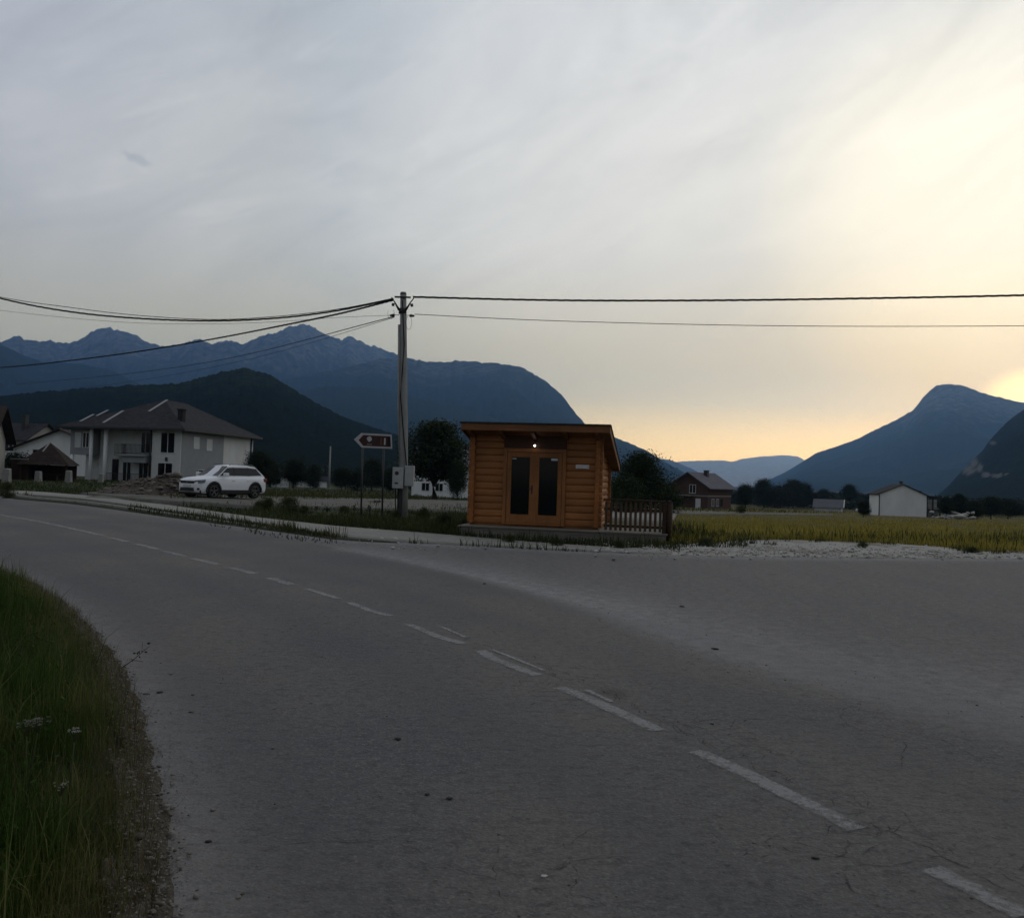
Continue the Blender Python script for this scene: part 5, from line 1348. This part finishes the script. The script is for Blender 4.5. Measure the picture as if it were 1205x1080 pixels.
        h = MB(); h.add([(2.05, s*.79, .72), (2.20, s*.50, .70), (2.19, s*.50, .83), (2.02, s*.79, .87), (1.90, s*.86, .75), (1.86, s*.86, .89),
                         (2.10, s*.81, .725), (2.25, s*.50, .70), (2.245, s*.50, .835), (2.07, s*.80, .875), (1.92, s*.89, .755), (1.88, s*.89, .895)],
                        [(0, 1, 2, 3), (0, 3, 5, 4), (7, 6, 9, 8), (6, 10, 11, 9), (0, 6, 7, 1), (3, 2, 8, 9), (1, 7, 8, 2), (4, 5, 11, 10), (0, 4, 10, 6), (3, 9, 11, 5)])
        h.build('headlight', M_light, car)
        h = MB().box(-2.22, -1.95, s*.80-.06, s*.80+.045, .82, 1.0); h.build('tail_light', M_red, car, .02)
        h = MB().box(2.09, 2.20, s*.62-.14, s*.62+.12, .40, .50).build('fog_lamp', M_clad, car, .02)
        m3 = MB()
        for x in (.99, -.02, -.98):   # shut lines of the doors
            m3.add([(x-.006, s*.9185, .45), (x+.006, s*.9185, .45), (x+.006, s*.9235, .78), (x-.006, s*.9235, .78), (x-.006, s*.912, 1.0), (x+.006, s*.912, 1.0)], [(0, 1, 2, 3), (3, 2, 5, 4)])
        m3.build('door_seam', M_clad, body) if False else None
        for x in (.15, -.85): MB().box(x-.11, x+.11, s*.915-.018, s*.915+.022, .86, .895).build('door_handle', M_paintw, car, .008)
    panel('windscreen', [(1.02, .74, 1.07), (1.02, -.74, 1.07), (.32, -.60, 1.54), (.32, .60, 1.54)], M_glass, .02)
    panel('rear_window', [(-2.06, .60, 1.16), (-2.06, -.60, 1.16), (-1.60, -.52, 1.52), (-1.60, .52, 1.52)], M_glass, .02)
    MB().box(2.15, 2.262, -.5, .5, .69, .82).build('grille', M_clad, car, .015)
    MB().add([(2.17, -.62, .34), (2.17, .62, .34), (2.275, .5, .34), (2.275, -.5, .34), (2.15, -.62, .52), (2.15, .62, .52), (2.265, .45, .50), (2.265, -.45, .50)], [(3, 2, 1, 0), (4, 5, 6, 7), (0, 1, 5, 4), (1, 2, 6, 5), (2, 3, 7, 6), (3, 0, 4, 7)]).build('lower_grille', M_clad, car)
    MB().box(2.262, 2.285, -.26, .26, .54, .65).build('number_plate', M_trim, car, .004)
    MB().box(-2.1, 2.1, -.78, .78, .20, .40).build('underbody', M_clad, car)
    MB().box(-2.31, -2.1, -.72, .72, .30, .52).build('rear_bumper', M_clad, car, .03)
    MB().tube([(2.255, -.0, .765), (2.272, 0, .765)], .055, 16).build('badge', M_alloy, car)
    return car
CAR = make_car()
q = unproj(266.5, 589.5); CG = .17
CAR.location = (q.x, q.y-.6, H(q.x, q.y)+CG)
rr2 = Vector((q.x, q.y)).normalized(); lp2 = Vector((-rr2.y, rr2.x)); hd = lp2*math.cos(R(41))-rr2*math.sin(R(41))
CAR.rotation_euler = (0, 0, math.atan2(hd.y, hd.x))
CAR.scale = (.97, 1, 1.04); tag(CAR, 'white family car with black wheel arches parked on gravel before the large house', 'car')
MB().box(-2.9, 2.9, -1.6, 1.6, -.4, .004)
C2 = copy_tree(CAR); q = unproj(1017, 603); C2.location = (q.x, q.y+1, q.z); C2.rotation_euler = (0, 0, R(170)); tag(C2, 'tiny pale car far off, left of the plain white gabled house', 'car')
# the ground under the first car, lifted gravel pad
pad = strip('gravel_pad', [(CAR.location.x-7, CAR.location.y+5), (CAR.location.x+6, CAR.location.y+4)], [(CAR.location.x-6.0, CAR.location.y-3.6), (CAR.location.x+5, CAR.location.y-3.6)], 30, 20, lambda x, y, u, v: Hn(x, y)+.02+.15*np.clip(4*np.sin(np.pi*u)*np.sin(np.pi*v), 0, 1), M_gravel2)

# ================================================================== foliage
def leaf_mat(name, c1, c2, c3):
    mt, n = newmat(name); v = n.attr('v')
    col = n.ramp(v, [(0, c1), (.55, c2), (1, c3)])
    b = n.out(col, .7, spec=.15)
    tr = n.n('ShaderNodeBsdfTranslucent'); n.link(col, tr.inputs[0]); ms = n.n('ShaderNodeMixShader'); ms.inputs[0].default_value = .25
    n.link(b.outputs[0], ms.inputs[1]); n.link(tr.outputs[0], ms.inputs[2])
    om = [x for x in mt.node_tree.nodes if x.type == 'OUTPUT_MATERIAL'][0]; n.link(ms.outputs[0], om.inputs[0]); return mt
M_leaf = leaf_mat('leaves dark', (.010, .018, .006), (.022, .036, .012), (.040, .055, .018))
M_leaf2 = leaf_mat('leaves deep', (.008, .014, .007), (.016, .026, .011), (.028, .038, .015))
M_weed = leaf_mat('weeds', (.020, .030, .009), (.044, .056, .017), (.095, .095, .036))
M_grassn = leaf_mat('grass near', (.017, .040, .005), (.038, .074, .010), (.15, .145, .05))
M_dry = leaf_mat('grass dry', (.155, .132, .022), (.30, .248, .042), (.45, .37, .09))
M_straw = leaf_mat('straw', (.06, .05, .022), (.105, .09, .042), (.17, .145, .075))
M_lawn = leaf_mat('grass lawn', (.032, .040, .012), (.060, .064, .018), (.115, .105, .035))
M_bark = simple('bark', (.030, .024, .018), (.018, .015, .012), 6, .95, .6, .02, (1, 1, .3))
def quads_cloud(C, size, flat=None, val=None):
    n_ = len(C); d = rng.normal(size=(n_, 3)); d /= np.linalg.norm(d, axis=1)[:, None]
    u = np.cross(d, rng.normal(size=(n_, 3))); u /= np.linalg.norm(u, axis=1)[:, None]; v = np.cross(d, u)
    s = (np.asarray(size)*rng.uniform(.6, 1.3, n_))[:, None]
    Vq = np.stack([C-u*s, C-v*s*.55, C+u*s, C+v*s*.55], 1).reshape(-1, 3)
    Q = np.arange(n_*4).reshape(-1, 4)
    vv = rng.random(n_) if val is None else val
    return Vq, Q, np.repeat(vv, 4)
def tree_meshes(h, wdt, seed, n_cl=70, per=95, leaf=.16, shape='round', base=.22, gap=.0):
    """crown of leaf clumps on limbs and a tapered trunk; unit tree with its foot at the origin"""
    g = np.random.default_rng(seed); cl = []
    for k in range(n_cl):
        u = g.random()**.8
        z = base+(1-base)*u
        if shape == 'round': r_ = math.sin(math.pi*min(1, (.12+u*.86)))**.62
        elif shape == 'cone': r_ = (1-u)**.8*.95+.04
        else: r_ = (.55+.45*math.sin(math.pi*u*1.05+.2))*(1-u**5)
        lob = .72+.45*noise.noise((k*.77, seed, 2))+.35*noise.noise((math.cos(k*2.4)*1.5, math.sin(k*2.4)*1.5, seed+u*3))
        a = g.uniform(0, 6.283); q = math.sqrt(g.random()*.8+.2)*r_*lob
        cl.append((q*math.cos(a)*wdt/2, q*math.sin(a)*wdt/2, z*h*(1 if u < .9 else g.uniform(.93, 1.04))))
    cl = np.array(cl); sz = np.clip(g.lognormal(0, .28, n_cl), .5, 1.7)*wdt*.105
    C = np.repeat(cl, per, 0)+np.clip(g.normal(0, 1, (n_cl*per, 3)), -1.75, 1.75)*np.repeat(sz, per)[:, None]*(1, 1, .75)
    C[:, 2] = np.maximum(C[:, 2], base*h*.35)
    tone = np.repeat(np.clip(g.normal(.45, .22, n_cl), 0, 1), per)
    Vq, Q, vv = quads_cloud(C, leaf*(1 if leaf > 0 else 1), val=np.clip(tone+g.normal(0, .18, len(C)), 0, 1))
    crown = np_mesh('crown', Vq, Q, attr={'v': vv})
    tb = MB(); r0 = h*.022+.03
    tb.tube([(0, 0, -.3), (0, 0, .05), (.02*h*g.normal(), .01*h, h*.3), (.02*h*g.normal(), 0, h*.6), (0, 0, h*.85)], [r0*1.5, r0*1.15, r0*.9, r0*.55, r0*.15], 8)
    for k in range(0, n_cl, 3):
        c = Vector(cl[k]); z0 = max(h*.12, c.z*.55); tb.tube([(0, 0, z0), (c.x*.5, c.y*.5, z0+(c.z-z0)*.6), tuple(c)], [r0*.45, r0*.28, r0*.08], 5, False)
    return crown, tb.mesh('trunk')
TV = {'round': [tree_meshes(6, 5.6, s, 95, 190, .10, 'round', b) for s, b in ((3, .16), (4, .20), (5, .12))],
      'tall': [tree_meshes(7, 4.4, s, 100, 190, .10, 'tall', .27) for s in (11, 12)],
      'cone': [tree_meshes(8, 3.6, s, 90, 90, .15, 'cone', .06) for s in (21, 22)],
      'bush': [tree_meshes(1.6, 2.3, s, 50, 90, .055, 'round', .02) for s in (31, 32, 33)]}
FIRST = {}
def tree(kind, var, px, py, h, label, D=None, wd=1.0, rz=0.0, group=None, mat=None, name='tree', cat='tree', dz=0.0):
    """foot of the tree seen at (px, py); h is its height in pixels of the photograph"""
    if D is None: q = unproj(px, py)
    else: q = at(px, py, D); q.z = H(q.x, q.y)
    crown, trunk = TV[kind][var]; bh = {'round': 6, 'tall': 7, 'cone': 8, 'bush': 1.6}[kind]
    hm = h*q.y/F; s = hm/bh
    t = empty(name, (q.x, q.y, q.z+dz), rz, label, cat, group); t.scale = (s*wd, s*wd, s)
    c = link('crown', crown, None, t)
    mt_ = mat or M_leaf
    if not len(crown.materials): crown.materials.append(mt_)
    c.material_slots[0].link = 'OBJECT'; c.material_slots[0].material = mt_
    k = link('trunk', trunk, M_bark, t)
    return t
# near dark trees
tree('tall', 0, 512, 586, 90, 'dense dark broadleaf tree between the utility pole and the log hut', D=92, wd=1.5, rz=.4)
tree('round', 0, 538, 588, 44, 'thin young tree with sparse crown before the long white building', D=88, wd=.62, rz=1)
tree('round', 1, 752, 594, 65, 'large dark bushy tree behind the picket fence right of the hut', D=62, wd=1.15, rz=2.2)
tree('bush', 1, 735, 596, 40, 'shorter dark bush filling the gap between the hut and the bushy tree', D=58, wd=1.1, rz=.2, cat='bush', name='bush')
tree('bush', 0, 778, 596, 34, 'low dark bush at the right foot of the bushy tree behind the fence', D=64, wd=1.2, rz=.9, cat='bush', name='bush')
# row of trees in the middle distance on the right
for i, (px, h, kd, v, wd, lb) in enumerate([(877, 26, 'round', 0, 1.0, 'small round tree just right of the brick house'), (899, 32, 'round', 2, 1.05, 'dark round tree second to the right of the brick house'), (918, 24, 'bush', 0, 1.2, 'low dark bush between two round trees of the row'), (933, 30, 'round', 1, 1.1, 'broad dark tree in the middle of the tree row'), (946, 27, 'round', 0, 1.0, 'dark tree at the right shoulder of the broad tree'), (969, 21, 'round', 2, 1.1, 'lighter round tree left of the low wide roof'), (999, 25, 'round', 1, 1.05, 'dark round tree right behind the low wide roof'), (1016, 18, 'round', 0, 1.0, 'small tree left of the far pale car'),
                                             (1113, 25, 'tall', 0, 1.1, 'dark upright tree just right of the porch'), (1128, 28, 'tall', 1, 1.2, 'twin of dark upright trees, the taller right one'), (1145, 20, 'round', 2, 1.3, 'low dark tree right of the upright pair'), (1166, 24, 'round', 1, 1.5, 'wide dark thicket tree right of the low dark tree'), (1186, 22, 'round', 0, 1.4, 'dark tree near the right photo edge beside the wide thicket'), (1222, 30, 'round', 2, 1.5, 'dark tree partly outside the right photo edge')]):
    hx_ = 563+.0332*(px-602); py = {True: 598, False: 611}[px < 1010] + (4 if 1010 <= px < 1035 else 0)-(6 if 1010 <= px < 1035 else 0)
    tree(kd, v, px, py, h, lb, wd=wd, rz=i*1.3, mat=M_leaf2, group='dark trees in the row beyond the meadow')
# trees on the left behind the car and house
for i, (px, py, h, kd, v, wd, lb) in enumerate([(303, 575, 40, 'round', 1, 1.0, 'dark tree rising behind the right corner of the large house'), (318, 574, 30, 'round', 2, 1.1, 'round dark tree above the small white shed'), (345, 575, 33, 'round', 0, 1.1, 'dark tree right of the small white shed'), (368, 575.5, 27, 'round', 2, 1.0, 'lower dark tree left of the slender far pole'), (402, 577, 24, 'round', 1, 1.2, 'dark tree right of the slender far pole'), (421, 578, 22, 'bush', 2, 1.2, 'low bush seen left of the direction sign posts'), (437, 578.5, 36, 'round', 0, 1.0, 'round dark tree seen between the two sign posts'), (458, 579, 26, 'round', 2, 1.0, 'dark tree just left of the meter boxes'), (490, 582, 24, 'round', 1, 1.0, 'low dark tree right of the utility pole base'), (20, 570, 26, 'bush', 0, 1.4, 'dark bush beside the cream house'), (36, 570, 22, 'bush', 1, 1.2, 'dark bush behind the pavilion')]):
    tree(kd, v, px, py, h, lb, wd=wd, rz=i*1.7+.5, mat=M_leaf2, group='dark trees along the far left meadow', D=(90 if px < 40 else None), name='tree' if kd != 'bush' else 'bush', cat='tree' if kd != 'bush' else 'bush')
# a far wood along the foot of the hills: one mass
def far_wood():
    C = []; T_ = []
    for k in range(2600):
        a = rng.uniform(-R(44), R(44)); D = rng.uniform(330, 620); px = CX+F*math.tan(a)
        x, y = D*math.tan(a), D
        hh = rng.uniform(4, 8)*(1.0 if px < 560 else .75); wd_ = rng.uniform(2.5, 5)
        m_ = 26; u = rng.random((m_, 1)); ang = rng.uniform(0, 6.28, (m_, 1)); rr_ = np.sin(np.pi*np.clip(.1+u*.88, 0, 1))**.6*wd_*np.sqrt(rng.random((m_, 1)))
        C.append(np.hstack([x+rr_*np.cos(ang), y+rr_*np.sin(ang), H(x, y)+u*hh])); T_ += [float(np.clip(rng.normal(.4, .2), 0, 1))]*m_
    C = np.vstack(C); Vq, Q, vv = quads_cloud(C, 1.1, val=np.array(T_))
    o = link('far_wood', np_mesh('far_wood', Vq, Q, attr={'v': vv}), M_leaf2); o['kind'] = 'stuff'
far_wood()

# ------------------------------------------------------------------ grass and weeds
def blades(name, P, hgt, wd, mat, lean=.35, kind='stuff', val=None, dirn=None):
    n_ = len(P); P = np.asarray(P, float); hgt = np.asarray(hgt)
    a = rng.uniform(0, 6.283, n_); dx, dy = np.cos(a), np.sin(a); b = rng.uniform(0, 6.283, n_)
    l = np.abs(rng.normal(0, lean, n_))*hgt; w_ = np.asarray(wd)*np.ones(n_)
    B0 = P+np.c_[-dx*w_, -dy*w_, np.zeros(n_)]; B1 = P+np.c_[dx*w_, dy*w_, np.zeros(n_)]
    mdp = P+np.c_[np.cos(b)*l*.35, np.sin(b)*l*.35, hgt*.58]
    M0 = mdp+np.c_[-dx*w_*.7, -dy*w_*.7, np.zeros(n_)]; M1 = mdp+np.c_[dx*w_*.7, dy*w_*.7, np.zeros(n_)]
    Tp = P+np.c_[np.cos(b)*l, np.sin(b)*l, hgt*np.sqrt(np.maximum(1-(l/hgt*.8)**2, .15))]
    V = np.stack([B0, B1, M1, M0, Tp], 1).reshape(-1, 3); i = np.arange(n_)*5
    Q = np.c_[i, i+1, i+2, i+3]; T_ = np.c_[i+3, i+2, i+4]
    vv = np.clip(rng.normal(.4, .22, n_), 0, 1) if val is None else val
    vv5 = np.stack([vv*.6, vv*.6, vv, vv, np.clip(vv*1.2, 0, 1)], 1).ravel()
    o = link(name, np_mesh(name, V, Q, T_, {'v': vv5}), mat)
    if kind: o['kind'] = kind
    return o
# near bank, tall unkempt grass
P = []; Hh = []; Wd = []; Vv_ = []
K = len(NVo)
DN = poly_at(NVo, 3000); TT = np.gradient(DN, axis=0); TT /= np.hypot(TT[:, 0], TT[:, 1])[:, None]; NN = np.c_[TT[:, 1], -TT[:, 0]]*sgn
yy = DN[:, 1]; okk = np.where((yy > .9) & (yy < 22))[0]
wts = 1/np.clip(yy[okk], 2.5, 30)**1.1; wts /= wts.sum()
ks = rng.choice(okk, 180000, p=wts); off = np.abs(rng.beta(1.0, 1.9, 180000)*4.2)+.07
pp = DN[ks]+NN[ks]*off[:, None]
nz_ = np.array([fbm(a*.9, b*.9, 4, 3) for a, b in pp]); nz2 = np.array([fbm(a*2.5+9, b*2.5, 1, 3) for a, b in pp])
keep = (rng.random(180000) < np.clip((off-.05)/.28, .06, 1)) & (off < np.clip(DN[ks][:, 1]*1.2, 1.2, 4.5))
pp, off, nz_, nz2 = pp[keep], off[keep], nz_[keep], nz2[keep]
hg = np.clip(rng.lognormal(-1.72, .38, len(pp))*(1+.7*nz_)*np.clip(.45+off*.8, .4, 1.12), .06, .62)
vv = np.clip(.36+.5*nz2+rng.normal(0, .17, len(pp))+np.exp(-(off/.45)**2)*.55, 0, 1)
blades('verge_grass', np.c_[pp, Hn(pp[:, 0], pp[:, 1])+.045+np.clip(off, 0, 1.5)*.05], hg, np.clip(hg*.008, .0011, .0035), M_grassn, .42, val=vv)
# seed stalks, dry
ix = rng.choice(len(pp), 2200); st_ = pp[ix]; o_ = off[ix]
blades('verge_stalks', np.c_[st_, Hn(st_[:, 0], st_[:, 1])+.08], np.clip(hg[ix]*1.25+.08, .12, .6), .0014, M_straw, .3, val=np.clip(rng.normal(.75, .15, 2200), 0, 1))
kd = rng.choice(okk, 9000, p=wts); od = np.abs(rng.normal(.10, .14, 9000)); pd = DN[kd]+NN[kd]*od[:, None]
blades('verge_dry_grass', np.c_[pd, Hn(pd[:, 0], pd[:, 1])+.03+np.clip(od, 0, .3)*.2], np.clip(rng.lognormal(-2.5, .45, 9000), .03, .28), .0014, M_straw, .6)
# broad leaved herbs among it
C = pp[rng.choice(np.where(off > .4)[0], 9000)]; zz = Hn(C[:, 0], C[:, 1])+.08+rng.random(9000)**1.3*.26
Vq, Q, vv = quads_cloud(np.c_[C, zz], .015, val=np.clip(rng.normal(.3, .2, 9000), 0, 1))
o = link('verge_herbs', np_mesh('verge_herbs', Vq, Q, attr={'v': vv}), M_grassn); o['kind'] = 'stuff'

# meadow on the right and behind
def scatter(n_, regions, wgt=None):
    out = []
    for (x0, x1, y0, y1, k) in regions: out.append(unproj_np(rng.uniform(x0, x1, k), rng.uniform(y0, y1, k)))
    return np.vstack(out)
def not_on(Pt, polys):
    m_ = np.ones(len(Pt), bool)
    for pl in polys: m_ &= ~inside(Pt[:, 0], Pt[:, 1], pl)
    return Pt[m_]
PLATP = [(HUT.matrix_world if False else (Matrix.Translation(HUT.location) @ Matrix.Rotation(R(-11), 4, 'Z'))) @ Vector(p) for p in ((-HW-.25, -.68, 0), (HW+1.95, -.68, 0), (HW+1.95, DEP+.4, 0), (-HW-.25, DEP+.4, 0))]
APR = [tuple(p)[:2] for p in AF]+[tuple(p)[:2] for p in AN[::-1]]
PAVP = [tuple(p)[:2] for p in PF]+[tuple(p)[:2] for p in PN[::-1]]
Pm = scatter(0, [(780, 1330, 633, 650, 19000), (780, 1330, 613, 634, 24000), (780, 1330, 600, 615, 9000)])
Pm = not_on(Pm, [ROADPOLY, APR, PLATP, [tuple(p)[:2] for p in Gz([(716, 596.5), (790, 601.5), (786, 620), (716, 614)])]])
ht = np.clip(rng.lognormal(-1.65, .35, len(Pm)), .08, .45)*np.clip(.75+.6*np.array([fbm(a*.25, b*.25, 6, 3) for a, b, c in Pm]), .35, 1.4)
gv = np.clip(.45+.55*np.array([fbm(a*.16, b*.45, 2, 3) for a, b, c in Pm])+rng.normal(0, .15, len(Pm)), 0, 1)
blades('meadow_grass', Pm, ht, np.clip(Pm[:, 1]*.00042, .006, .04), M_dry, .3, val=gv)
Pg = not_on(scatter(0, [(780, 1330, 630, 650, 2600), (780, 830, 622, 640, 500)]), [ROADPOLY, APR, PLATP])
blades('meadow_weeds', Pg, np.clip(rng.lognormal(-1.3, .35, len(Pg)), .1, .5), np.clip(Pg[:, 1]*.0005, .006, .04), M_weed, .4)
# strip of weeds between the pavement and the lot, and round the platform
Pw = not_on(scatter(0, [(150, 560, 596, 634, 16000), (540, 800, 631, 650, 5000), (0, 160, 566, 584, 4000), (330, 560, 606, 632, 7000), (480, 560, 600, 640, 3500), (770, 880, 632, 646, 1500)]), [ROADPOLY, PAVP, PLATP, [tuple(p)[:2] for p in Gz([(716, 596.5), (800, 601.5), (789, 620), (716, 614)])]])
nzw = np.array([fbm(a*.5, b*.5, 6, 3) for a, b, c in Pw])
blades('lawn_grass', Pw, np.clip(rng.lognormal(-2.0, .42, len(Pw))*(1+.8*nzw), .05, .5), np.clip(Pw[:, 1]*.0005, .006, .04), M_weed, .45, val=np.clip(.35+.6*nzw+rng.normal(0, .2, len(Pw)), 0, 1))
Pw = not_on(scatter(0, [(0, 400, 582, 640, 4500)]), [PAVP])
dd, _ = dist_poly(Pw[:, 0], Pw[:, 1], EDGE2); dk, _ = dist_poly(Pw[:, 0], Pw[:, 1], np.array([tuple(p)[:2] for p in PN]))
kk = (dk < 1.6) & (dd < 1.6) & (dd > .38); Pw = Pw[kk]
blades('kerb_weeds', Pw, np.clip(rng.lognormal(-2.7, .45, len(Pw)), .02, .18), np.clip(Pw[:, 1]*.0006, .006, .05), M_weed, .5)
Pf = scatter(0, [(200, 600, 577, 590, 9000), (790, 1330, 597, 604, 5000)])
blades('far_meadow_grass', Pf, np.clip(rng.lognormal(-1.3, .3, len(Pf)), .1, .5), np.clip(Pf[:, 1]*.0005, .01, .08), M_lawn, .35)
AFp = poly_at(AF, 600); cl = []
for _ in range(150):
    c = AFp[int(rng.integers(0, 430))]+rng.normal(0, .28, 2)-np.array([0, abs(rng.normal(0, .45))]); k = int(rng.integers(10, 45))
    cl.append(c+rng.normal(0, rng.uniform(.04, .16), (k, 2)))
cl = np.vstack(cl)
blades('gravel_weeds', np.c_[cl, Hn(cl[:, 0], cl[:, 1])+.01], np.clip(rng.lognormal(-2.1, .4, len(cl)), .04, .3), .008, M_weed, .5)
# separate weed bushes that stand out along the pavement
for i, (px, py, h, wd, v, lb) in enumerate([(313, 602, 15, 1.2, 0, 'dark weed bush at the front right wheel of the white car'), (340, 604, 17, 1.3, 1, 'dark leafy weed bush right of the white car, nearer the pole'), (358, 606, 10, 1.0, 2, 'small weed clump right of the leafy weed bush'), (303, 600, 9, .9, 1, 'low weed clump touching the rear wheel of the white car'), (498, 615, 16, .9, 2, 'weed bush just right of the utility pole foot'), (523, 620, 15, 1.2, 0, 'weed bush between the pole and the hut platform'), (545, 626, 14, 1.1, 1, 'dark weed clump at the left corner of the hut platform'), (405, 606, 10, 1.0, 2, 'low weed clump left of the sign posts'), (465, 611, 9, 1.0, 0, 'weed clump at the foot of the utility pole'), (600, 639, 8, 1.6, 1, 'flat weed clump below the hut door'), (655, 643, 8, 1.8, 2, 'flat weed clump below the right side of the hut'), (730, 646, 8, 1.7, 0, 'flat weed clump below the fence'), (830, 643, 9, 2.0, 1, 'flat dark weed clump on the gravel right of the posts'), (872, 605.5, 10, .9, 2, 'lone dark shrub in the meadow on the track'), (1143, 651, 7, 2.0, 0, 'weed clump at the gravel edge on the far right'), (1015, 645, 7, 1.4, 2, 'small weed tuft on the gravel edge under the white house'), (8, 586, 17, .9, 1, 'weed bush at the pavement by the left photo edge')]):
    tree('bush', v, px, py, h, lb, wd=wd, rz=i*.8, mat=M_weed, name='weed_bush', cat='weeds', group='weed clumps along the road edge')
# tall dark dock stalks near the sign
def stalk(px, py, h, lb, head=True):
    q = unproj(px, py); hm = h*q.y/F
    o = empty('weed_stalk', (q.x, q.y, H(q.x, q.y)), 0, lb, 'weed', 'tall dry weed stalks by the sign')
    MB().tube([(0, 0, 0), (.01, 0, hm*.5), (.03, 0, hm)], [.012, .010, .006], 5).build('stem', M_bark, o)
    C = np.c_[rng.normal(.02, .05, 60), rng.normal(0, .05, 60), rng.uniform(hm*.55, hm*1.03, 60)]
    if head: C = np.c_[rng.normal(.03, .16, 110), rng.normal(0, .12, 110), rng.normal(hm, .03, 110)]
    Vq, Q, vv = quads_cloud(C, .03); link('seed_head', np_mesh('seed_head', Vq, Q, attr={'v': vv*.2}), M_leaf2, o)
for px, py, h, lb, hd_ in ((441.5, 607, 17, 'dark umbrella headed weed stalk between the sign posts', True), (416, 606, 11, 'dark weed spike left of the sign posts', False), (434, 607, 12, 'thin weed spike right of the left sign post', False), (372, 605, 9, 'dark weed spike in the grass left of the sign', False), (385, 606, 8, 'shorter weed spike left of the sign', False), (457, 610, 9, 'bent weed spike between the sign and the pole', False)):
    stalk(px, py, h, lb, hd_)
# white umbels in the near grass
M_umb = simple('umbel white', (.30, .30, .25), (.20, .20, .16), 30, .8)
M_stem = simple('green stem', (.035, .05, .016), (.05, .06, .02), 10, .8)
def umbel(px, py, D, rad, lb):
    D *= .72; rad *= .78; p = at(px, py, D); z0 = H(p.x, p.y)+.05
    o = empty('white_flower', (p.x, p.y, z0), rng.uniform(0, 6), lb, 'flower', 'white umbel flowers in the near grass')
    hh = p.z-z0
    s_ = MB().tube([(-.03, .02, 0), (-.015, .01, hh*.5), (0, 0, hh*.86)], [.004, .0035, .003], 5)
    f_ = MB()
    for k in range(16):
        a = rng.uniform(0, 6.28); r_ = rad*math.sqrt(rng.random()); e = Vector((r_*math.cos(a), r_*math.sin(a), hh+rng.normal(0, .006)-r_*.12))
        s_.tube([(0, 0, hh*.86), tuple(e)], .0015, 4, False)
        for j in range(9):
            c = e+Vector(rng.normal(0, rad*.10, 3)*np.array([1, 1, .35])); s2 = rad*.055
            f_.add([c+Vector((s2, 0, 0)), c+Vector((0, s2, .002)), c+Vector((-s2, 0, 0)), c+Vector((0, -s2, .002))], [(0, 1, 2, 3)])
    s_.build('stem', M_stem, o); f_.build('umbel', M_umb, o)
for px, py, D, rd, lb in ((32, 850, 5.2, .055, 'left one of the brightest white umbel pair in the near grass'), (45, 846, 5.25, .06, 'right one of the brightest white umbel pair in the near grass'), (88, 858, 5.2, .045, 'faint umbel right of the bright pair'), (8, 905, 4.4, .04, 'umbel low at the left edge below the bright pair'), (72, 922, 4.5, .03, 'small umbel by the verge below the faint one'), (16, 805, 6.4, .04, 'farther faint umbel above the bright pair'), (50, 968, 3.9, .03, 'small umbel lower in the near grass'), (95, 985, 3.8, .035, 'lowest umbel near the stony verge')):
    if (px, py) in ((32, 850), (45, 846), (88, 858), (72, 922)): umbel(px, py, D, rd, lb)
# bare twig with a few dry leaves leaning out over the asphalt
q = unproj(141, 790)
TW = empty('twig', tuple(q), 0, 'thin bare dry twig leaning out from the verge over the asphalt', 'twig')
e1 = at(176, 760, q.y-.05)-q; m1 = at(158, 775, q.y)-q
MB().tube([(0, 0, .02), tuple(m1*.9), tuple(e1)], [.004, .003, .0015], 5).tube([tuple(m1*.9), tuple(m1+Vector((.07, 0, -.02)))], .0018, 4).tube([tuple(m1.lerp(e1, .5)), tuple(m1.lerp(e1, .5)+Vector((.0, 0, .08)))], .0015, 4).build('stem', M_bark, TW)
C = np.array([tuple(m1.lerp(e1, t)+Vector((rng.normal(0, .01), rng.normal(0, .01), rng.normal(.01, .015)))) for t in np.linspace(-.3, 1, 16)])
Vq, Q, vv = quads_cloud(C, .012); link('leaves', np_mesh('leaves', Vq, Q, attr={'v': vv}), M_leaf2, TW)
# pale heap of stones right of the white house
q = unproj(1122, 611); me = pebbles('heap', [(rng.normal(0, 1.2), rng.normal(0, .8), abs(rng.normal(0, .35))) for _ in range(70)], np.clip(rng.lognormal(-1.0, .3, 70), .2, .7), M_stone2)
o = link('stone_heap', me, M_stone2); o.location = q; tag(o, 'low pale heap of stones right of the porch', 'stone heap')
scene.view_settings.view_transform = 'Standard'; scene.view_settings.look = 'None'
scene.view_settings.exposure = 0; scene.view_settings.gamma = 1
scene.cycles.use_denoising = True
scene.cycles.max_bounces = 6; scene.cycles.diffuse_bounces = 3; scene.cycles.glossy_bounces = 3; scene.cycles.transparent_max_bounces = 12
scene.cycles.volume_bounces = 1
scene.cycles.sample_clamp_indirect = 6
bpy.context.view_layer.update()
